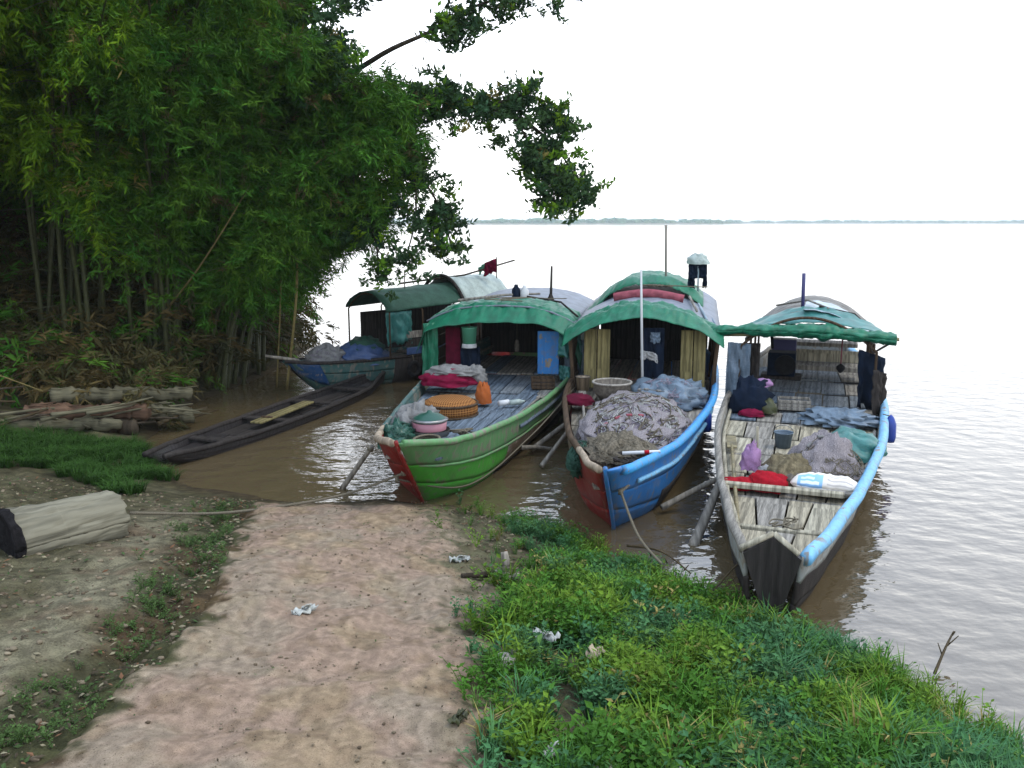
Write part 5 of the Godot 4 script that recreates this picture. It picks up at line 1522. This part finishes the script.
		var g2 := func(u, v): return Vector3((u - 0.2) * s[3] * 0.6, 0.018 + 0.03 * v + 0.01 * nz.get_noise_2d(u * 4.0, v * 4.0), (v - 0.3) * s[3] * 0.5)
		sheet(st, g2, 5, 5, 0.003)
		put("folded_corner", st, M.culm_green if s[2] == "leafy" else M[s[2]], t)
	for s in [[-0.04, -3.95, 0.055, "pale rounded stone at the edge of the weeds"], [0.02, -4.05, 0.035, "smaller pale stone touching the rounded one"], [0.34, -2.98, 0.07, "grey stone half hidden in the nearest weeds"], [0.62, -3.0, 0.09, "long buried stone slab showing through the weeds at the bottom"]]:
		st = begin(); blob(st, Vector3.ZERO, Vector3(s[2] * 1.2, s[2] * 0.7, s[2] * 0.9), 0.5, 1.6, s[0] * 50.0, 20, 10, -0.4)
		var o := put("stone", st, M.stone, null)
		o.position = Vector3(s[0], height(s[0], s[1]) + 0.045, s[1])
		tag(o, s[3], "stone")
	# stump of pale driftwood at the path edge
	t = thing("driftwood", "pale forked piece of driftwood on the right edge of the path", "driftwood", Transform3D(Basis.IDENTITY, Vector3(-0.1, height(-0.1, -5.3) + 0.05, -5.3)))
	bar(t, "stem", arc([Vector3(-0.22, 0.03, 0.05), Vector3(-0.05, 0.02, 0), Vector3(0.06, 0.06, -0.02)], 8), 0.014, 0.03, M.bark)
	bar(t, "fork", arc([Vector3(0.03, 0.04, 0.0), Vector3(0.06, 0.10, 0.02), Vector3(0.05, 0.17, 0.0)], 6), 0.035, 0.022, M.pole_pale)
	bar(t, "fork", arc([Vector3(0.0, 0.03, 0.0), Vector3(0.1, 0.02, 0.06), Vector3(0.14, 0.05, 0.08)], 6), 0.03, 0.018, M.pole_pale)
	# twigs
	for p in [[Vector3(2.36, 0.02, -4.56), Vector3(2.48, 0.10, -4.7), Vector3(2.6, 0.13, -4.85), 0.008, "bent dark twig poking out of the bright water"], [Vector3(1.25, 0.1, -5.35), Vector3(1.5, 0.3, -5.5), Vector3(1.72, 0.36, -5.55), 0.007, "dry yellow twig leaning against the plank boat's dark bow"], [Vector3(0.85, 0.15, -6.2), Vector3(1.05, 0.22, -5.9), Vector3(1.2, 0.18, -5.6), 0.008, "dry branch lying at the foot of the blue bow"]]:
		t = thing("twig", p[4], "twig")
		bar(t, "stick", arc([p[0], p[1], p[2]], 10), p[3] * 1.2, p[3] * 0.6, M.culm_brown, 5)
		for k in 3: bar(t, "side_shoot", [p[0].lerp(p[2], 0.4 + k * 0.25), p[0].lerp(p[2], 0.4 + k * 0.25) + Vector3(rnd(-0.07, 0.07), rnd(0.02, 0.1), rnd(-0.05, 0.05))], p[3] * 0.7, p[3] * 0.4, M.culm_brown, 4)

# ------------------------------------------------------------------ weeds, grass, litter
func weed(sd: int) -> Mesh:
	rng.seed = sd
	var st := begin(false)
	for s in 5:
		var a := rnd(0, TAU)
		var lean := Vector3(cos(a), 0, sin(a)) * rnd(0.03, 0.14)
		var tall := rnd(0.06, 0.2)
		var top := lean + Vector3(0, tall, 0)
		tube(st, [Vector3.ZERO, top * 0.5 + Vector3(0, 0.02, 0), top], 0.003, 0.0015, 3)
		for k in 7:
			var t := rnd(0.25, 1.0)
			var d := Vector3(rnd(-1, 1), rnd(-0.15, 0.6), rnd(-1, 1)).normalized()
			var len := rnd(0.022, 0.046)
			leaf(st, top * t + d * 0.008, d, Vector3.UP + rdir() * 0.4, len, len * 0.55, 0.2, 0.15)
	st.generate_normals()
	return st.commit()

func tuft(sd: int) -> Mesh:
	rng.seed = sd
	var st := begin(false)
	for k in 16:
		var a := rnd(0, TAU)
		var out := Vector3(cos(a), 0, sin(a))
		var tall := rnd(0.1, 0.26)
		var p := out * rnd(0, 0.02)
		var m := p + out * tall * 0.2 + Vector3(0, tall * 0.7, 0)
		var e := p + out * tall * rnd(0.4, 0.8) + Vector3(0, tall * rnd(0.75, 1.0), 0)
		var s := out.cross(Vector3.UP) * 0.0035
		quad(st, p - s, p + s, m + s, m - s)
		tri(st, m - s, m + s, e)
	st.generate_normals()
	return st.commit()

func ground_cover():
	var weeds := []; var tufts := []
	for k in 3:
		weeds.append(weed(300 + k))
		tufts.append(tuft(400 + k))
	rng.seed = 555
	var wx := [[], [], []]; var wc := [[], [], []]; var gx := [[], []]; var gc := [[], []]
	for k in 27000:
		var z := rnd(-7.7, -0.4)
		var x := rnd(-0.9, 4.0)
		var e := x - edge(path_r, z) + 0.06
		var d := shore_distance(x, z)
		if d < -0.16 or e < -0.25: continue
		if e < 0.3 and rng.randf() > smoothstep(-0.2, 0.3, e + 0.25 * nz.get_noise_2d(x * 2.0, z * 2.0)): continue
		if d < 0.0 and rng.randf() < 0.5: continue
		if nz.get_noise_2d(x * 1.3 + 70.0, z * 1.3) < -0.42: continue
		if z < -4.6 and e < 0.55 * smoothstep(-4.6, -6.0, z) + 0.2 * nz.get_noise_2d(x * 3.0, z * 3.0) and rng.randf() < 0.93: continue
		var s := rnd(0.55, 1.05) * (1.0 + 0.35 * nz.get_noise_2d(x * 0.9, z * 0.9 + 33.0)) * (0.75 if z < -5.5 else 1.0)
		var xf := Transform3D((Basis(Vector3.UP, rnd(0, TAU)) * Basis(Vector3.RIGHT, rnd(-0.2, 0.2))).scaled(Vector3.ONE * s), Vector3(x, maxf(height(x, z), -0.03) - 0.005, z))
		var n := nz.get_noise_2d(x * 1.8 - 20.0, z * 1.8)
		var c := Color(0.055, 0.150, 0.018).lerp(Color(0.120, 0.210, 0.022), smoothstep(-0.3, 0.4, n + rnd(-0.3, 0.3)))
		c = c.lerp(Color(0.050, 0.140, 0.060), 0.9 * smoothstep(-0.1, 0.4, nz.get_noise_2d(x * 1.1 + 90.0, z * 1.1) + rnd(-0.2, 0.2)))
		if rng.randf() < 0.03: c = Color(0.25, 0.21, 0.07)
		c *= rnd(0.55, 1.02)
		if rng.randf() < 0.22 + 0.5 * smoothstep(1.0, 2.0, x):
			var q := rng.randi_range(0, 1)
			gx[q].append(xf); gc[q].append(c * 1.1)
		else:
			var q := rng.randi_range(0, 2)
			wx[q].append(xf); wc[q].append(c)
	# sparse seedlings in the rut beside the path
	for k in 900:
		var z := rnd(-7.2, -1.6)
		var x := edge(path_l, z) - 0.22 + rng.randfn(0.0, 0.13)
		if nz.get_noise_2d(x * 2.0, z * 1.5 + 12.0) < 0.0: continue
		wx[0].append(Transform3D(Basis(Vector3.UP, rnd(0, TAU)).scaled(Vector3.ONE * rnd(0.15, 0.5)), Vector3(x, height(x, z) - 0.005, z)))
		wc[0].append(Color(0.06, 0.105, 0.03) * rnd(0.6, 1.1))
	var names := ["broad leaved green weeds covering the bank on the right", "low weeds mixed among the broad leaved ones on the bank", "leafy weeds along the water edge and the path"]
	for q in 3: tag(scatter("weeds", weeds[q], M.weed, wx[q], wc[q]), names[q], "weeds")
	for q in 2: tag(scatter("grass", tufts[q], M.weed, gx[q], gc[q]), ["thin bright grass blades growing among the weeds", "taller grass blades by the water on the right"][q], "grass")
	# low grass at the left, its tint darkened to stand for bamboo shade
	var xs := []; var cs := []
	for k in 2600:
		var x := rnd(-6.2, -3.3); var z := rnd(-9.7, -7.3)
		if shore_distance(x, z) < 0.02: continue
		if nz.get_noise_2d(x * 0.8, z * 0.8 + 5.0) + 0.9 - 0.9 * absf(z + 8.6) < 0.1: continue
		xs.append(Transform3D(Basis(Vector3.UP, rnd(0, TAU)).scaled(Vector3(1.0, 0.6, 1.0) * rnd(0.6, 1.1)), Vector3(x, height(x, z) - 0.01, z)))
		cs.append(Color(0.034, 0.080, 0.016) * rnd(0.6, 1.1))
	tag(scatter("bank_grass", tufts[2], M.weed, xs, cs), "low green grass below the rotten logs, tinted dark for bamboo shade", "grass")
	# leaf litter and dirt crumbs
	var st := begin(false)
	leaf(st, Vector3(-0.5, 0, 0), Vector3.RIGHT, Vector3.UP, 1.0, 0.42, -0.25, 0.0)
	st.generate_normals()
	var lm := st.commit()
	xs = []; cs = []
	for k in 26000:
		var z := rnd(-7.6, -1.8)
		var x := rnd(-5.4, 0.2)
		var l := edge(path_l, z); var r := edge(path_r, z)
		var chance := 0.16
		if x > l - 0.02: chance = 0.015 + 0.25 * smoothstep(0.25, 0.55, nz.get_noise_2d(x * 2.2 + 3.0, z * 2.2))
		elif x > l - 0.34 - 0.2 * nz.get_noise_1d(z * 2.0): chance = 0.95
		elif x > l - 1.0: chance = 0.06
		if x > r - 0.3: chance = 0.4
		if x > l and x < r and z > -3.0: chance = 0.02
		if shore_distance(x, z) < 0.03 or rng.randf() > chance: continue
		var on := x > l and x < r
		var s := rnd(0.014, 0.05) if not on else rnd(0.008, 0.024)
		xs.append(Transform3D((Basis(Vector3.UP, rnd(0, TAU)) * Basis(Vector3.RIGHT, rnd(-0.6, 0.6)) * Basis(Vector3.FORWARD, rnd(-0.4, 0.4))).scaled(Vector3.ONE * s), Vector3(x, height(x, z) + (0.027 if on else 0.012), z)))
		var p := rng.randf()
		var c := Color(0.075, 0.06, 0.04)
		if p < 0.3: c = Color(0.06, 0.10, 0.035)
		elif p < 0.5: c = Color(0.25, 0.22, 0.14)
		elif p < 0.62: c = Color(0.17, 0.09, 0.05)
		cs.append(c * rnd(0.5, 0.9))
	tag(scatter("leaf_litter", lm, M.litter, xs, cs), "dead leaves and scraps strewn over the mud beside the path", "leaf litter")
	st = begin()
	blob(st, Vector3.ZERO, Vector3.ONE, 0.6, 1.5, 3.0, 9, 5, -0.8)
	st.generate_normals()
	var cm := st.commit()
	xs = []; cs = []
	for k in 16000:
		var z := rnd(-7.6, -1.8)
		var x := rnd(-5.4, 0.2)
		var l := edge(path_l, z); var r := edge(path_r, z)
		var on := x > l and x < r
		if not on and rng.randf() < 0.6: continue
		if on and rng.randf() > 0.12 + 0.6 * smoothstep(0.1, 0.5, nz.get_noise_2d(x * 1.4 + 11.0, z * 1.4)) + 0.4 * smoothstep(r - 0.3, r, x): continue
		if shore_distance(x, z) < 0.03: continue
		var s := 0.002 + (0.005 if on else 0.013) * pow(rng.randf(), 4.0 if on else 3.0)
		xs.append(Transform3D(Basis(Vector3.UP, rnd(0, TAU)).scaled(Vector3(s * rnd(0.8, 1.6), s * 0.7, s)), Vector3(x, height(x, z) + (0.021 if on else 0.003), z)))
		cs.append(Color(0.30, 0.25, 0.17).lerp(Color(0.16, 0.12, 0.08), rng.randf()) * rnd(0.4, 0.8))
	tag(scatter("dirt_crumbs", cm, M.litter, xs, cs), "small clods and pebbles scattered over the ground", "pebbles")
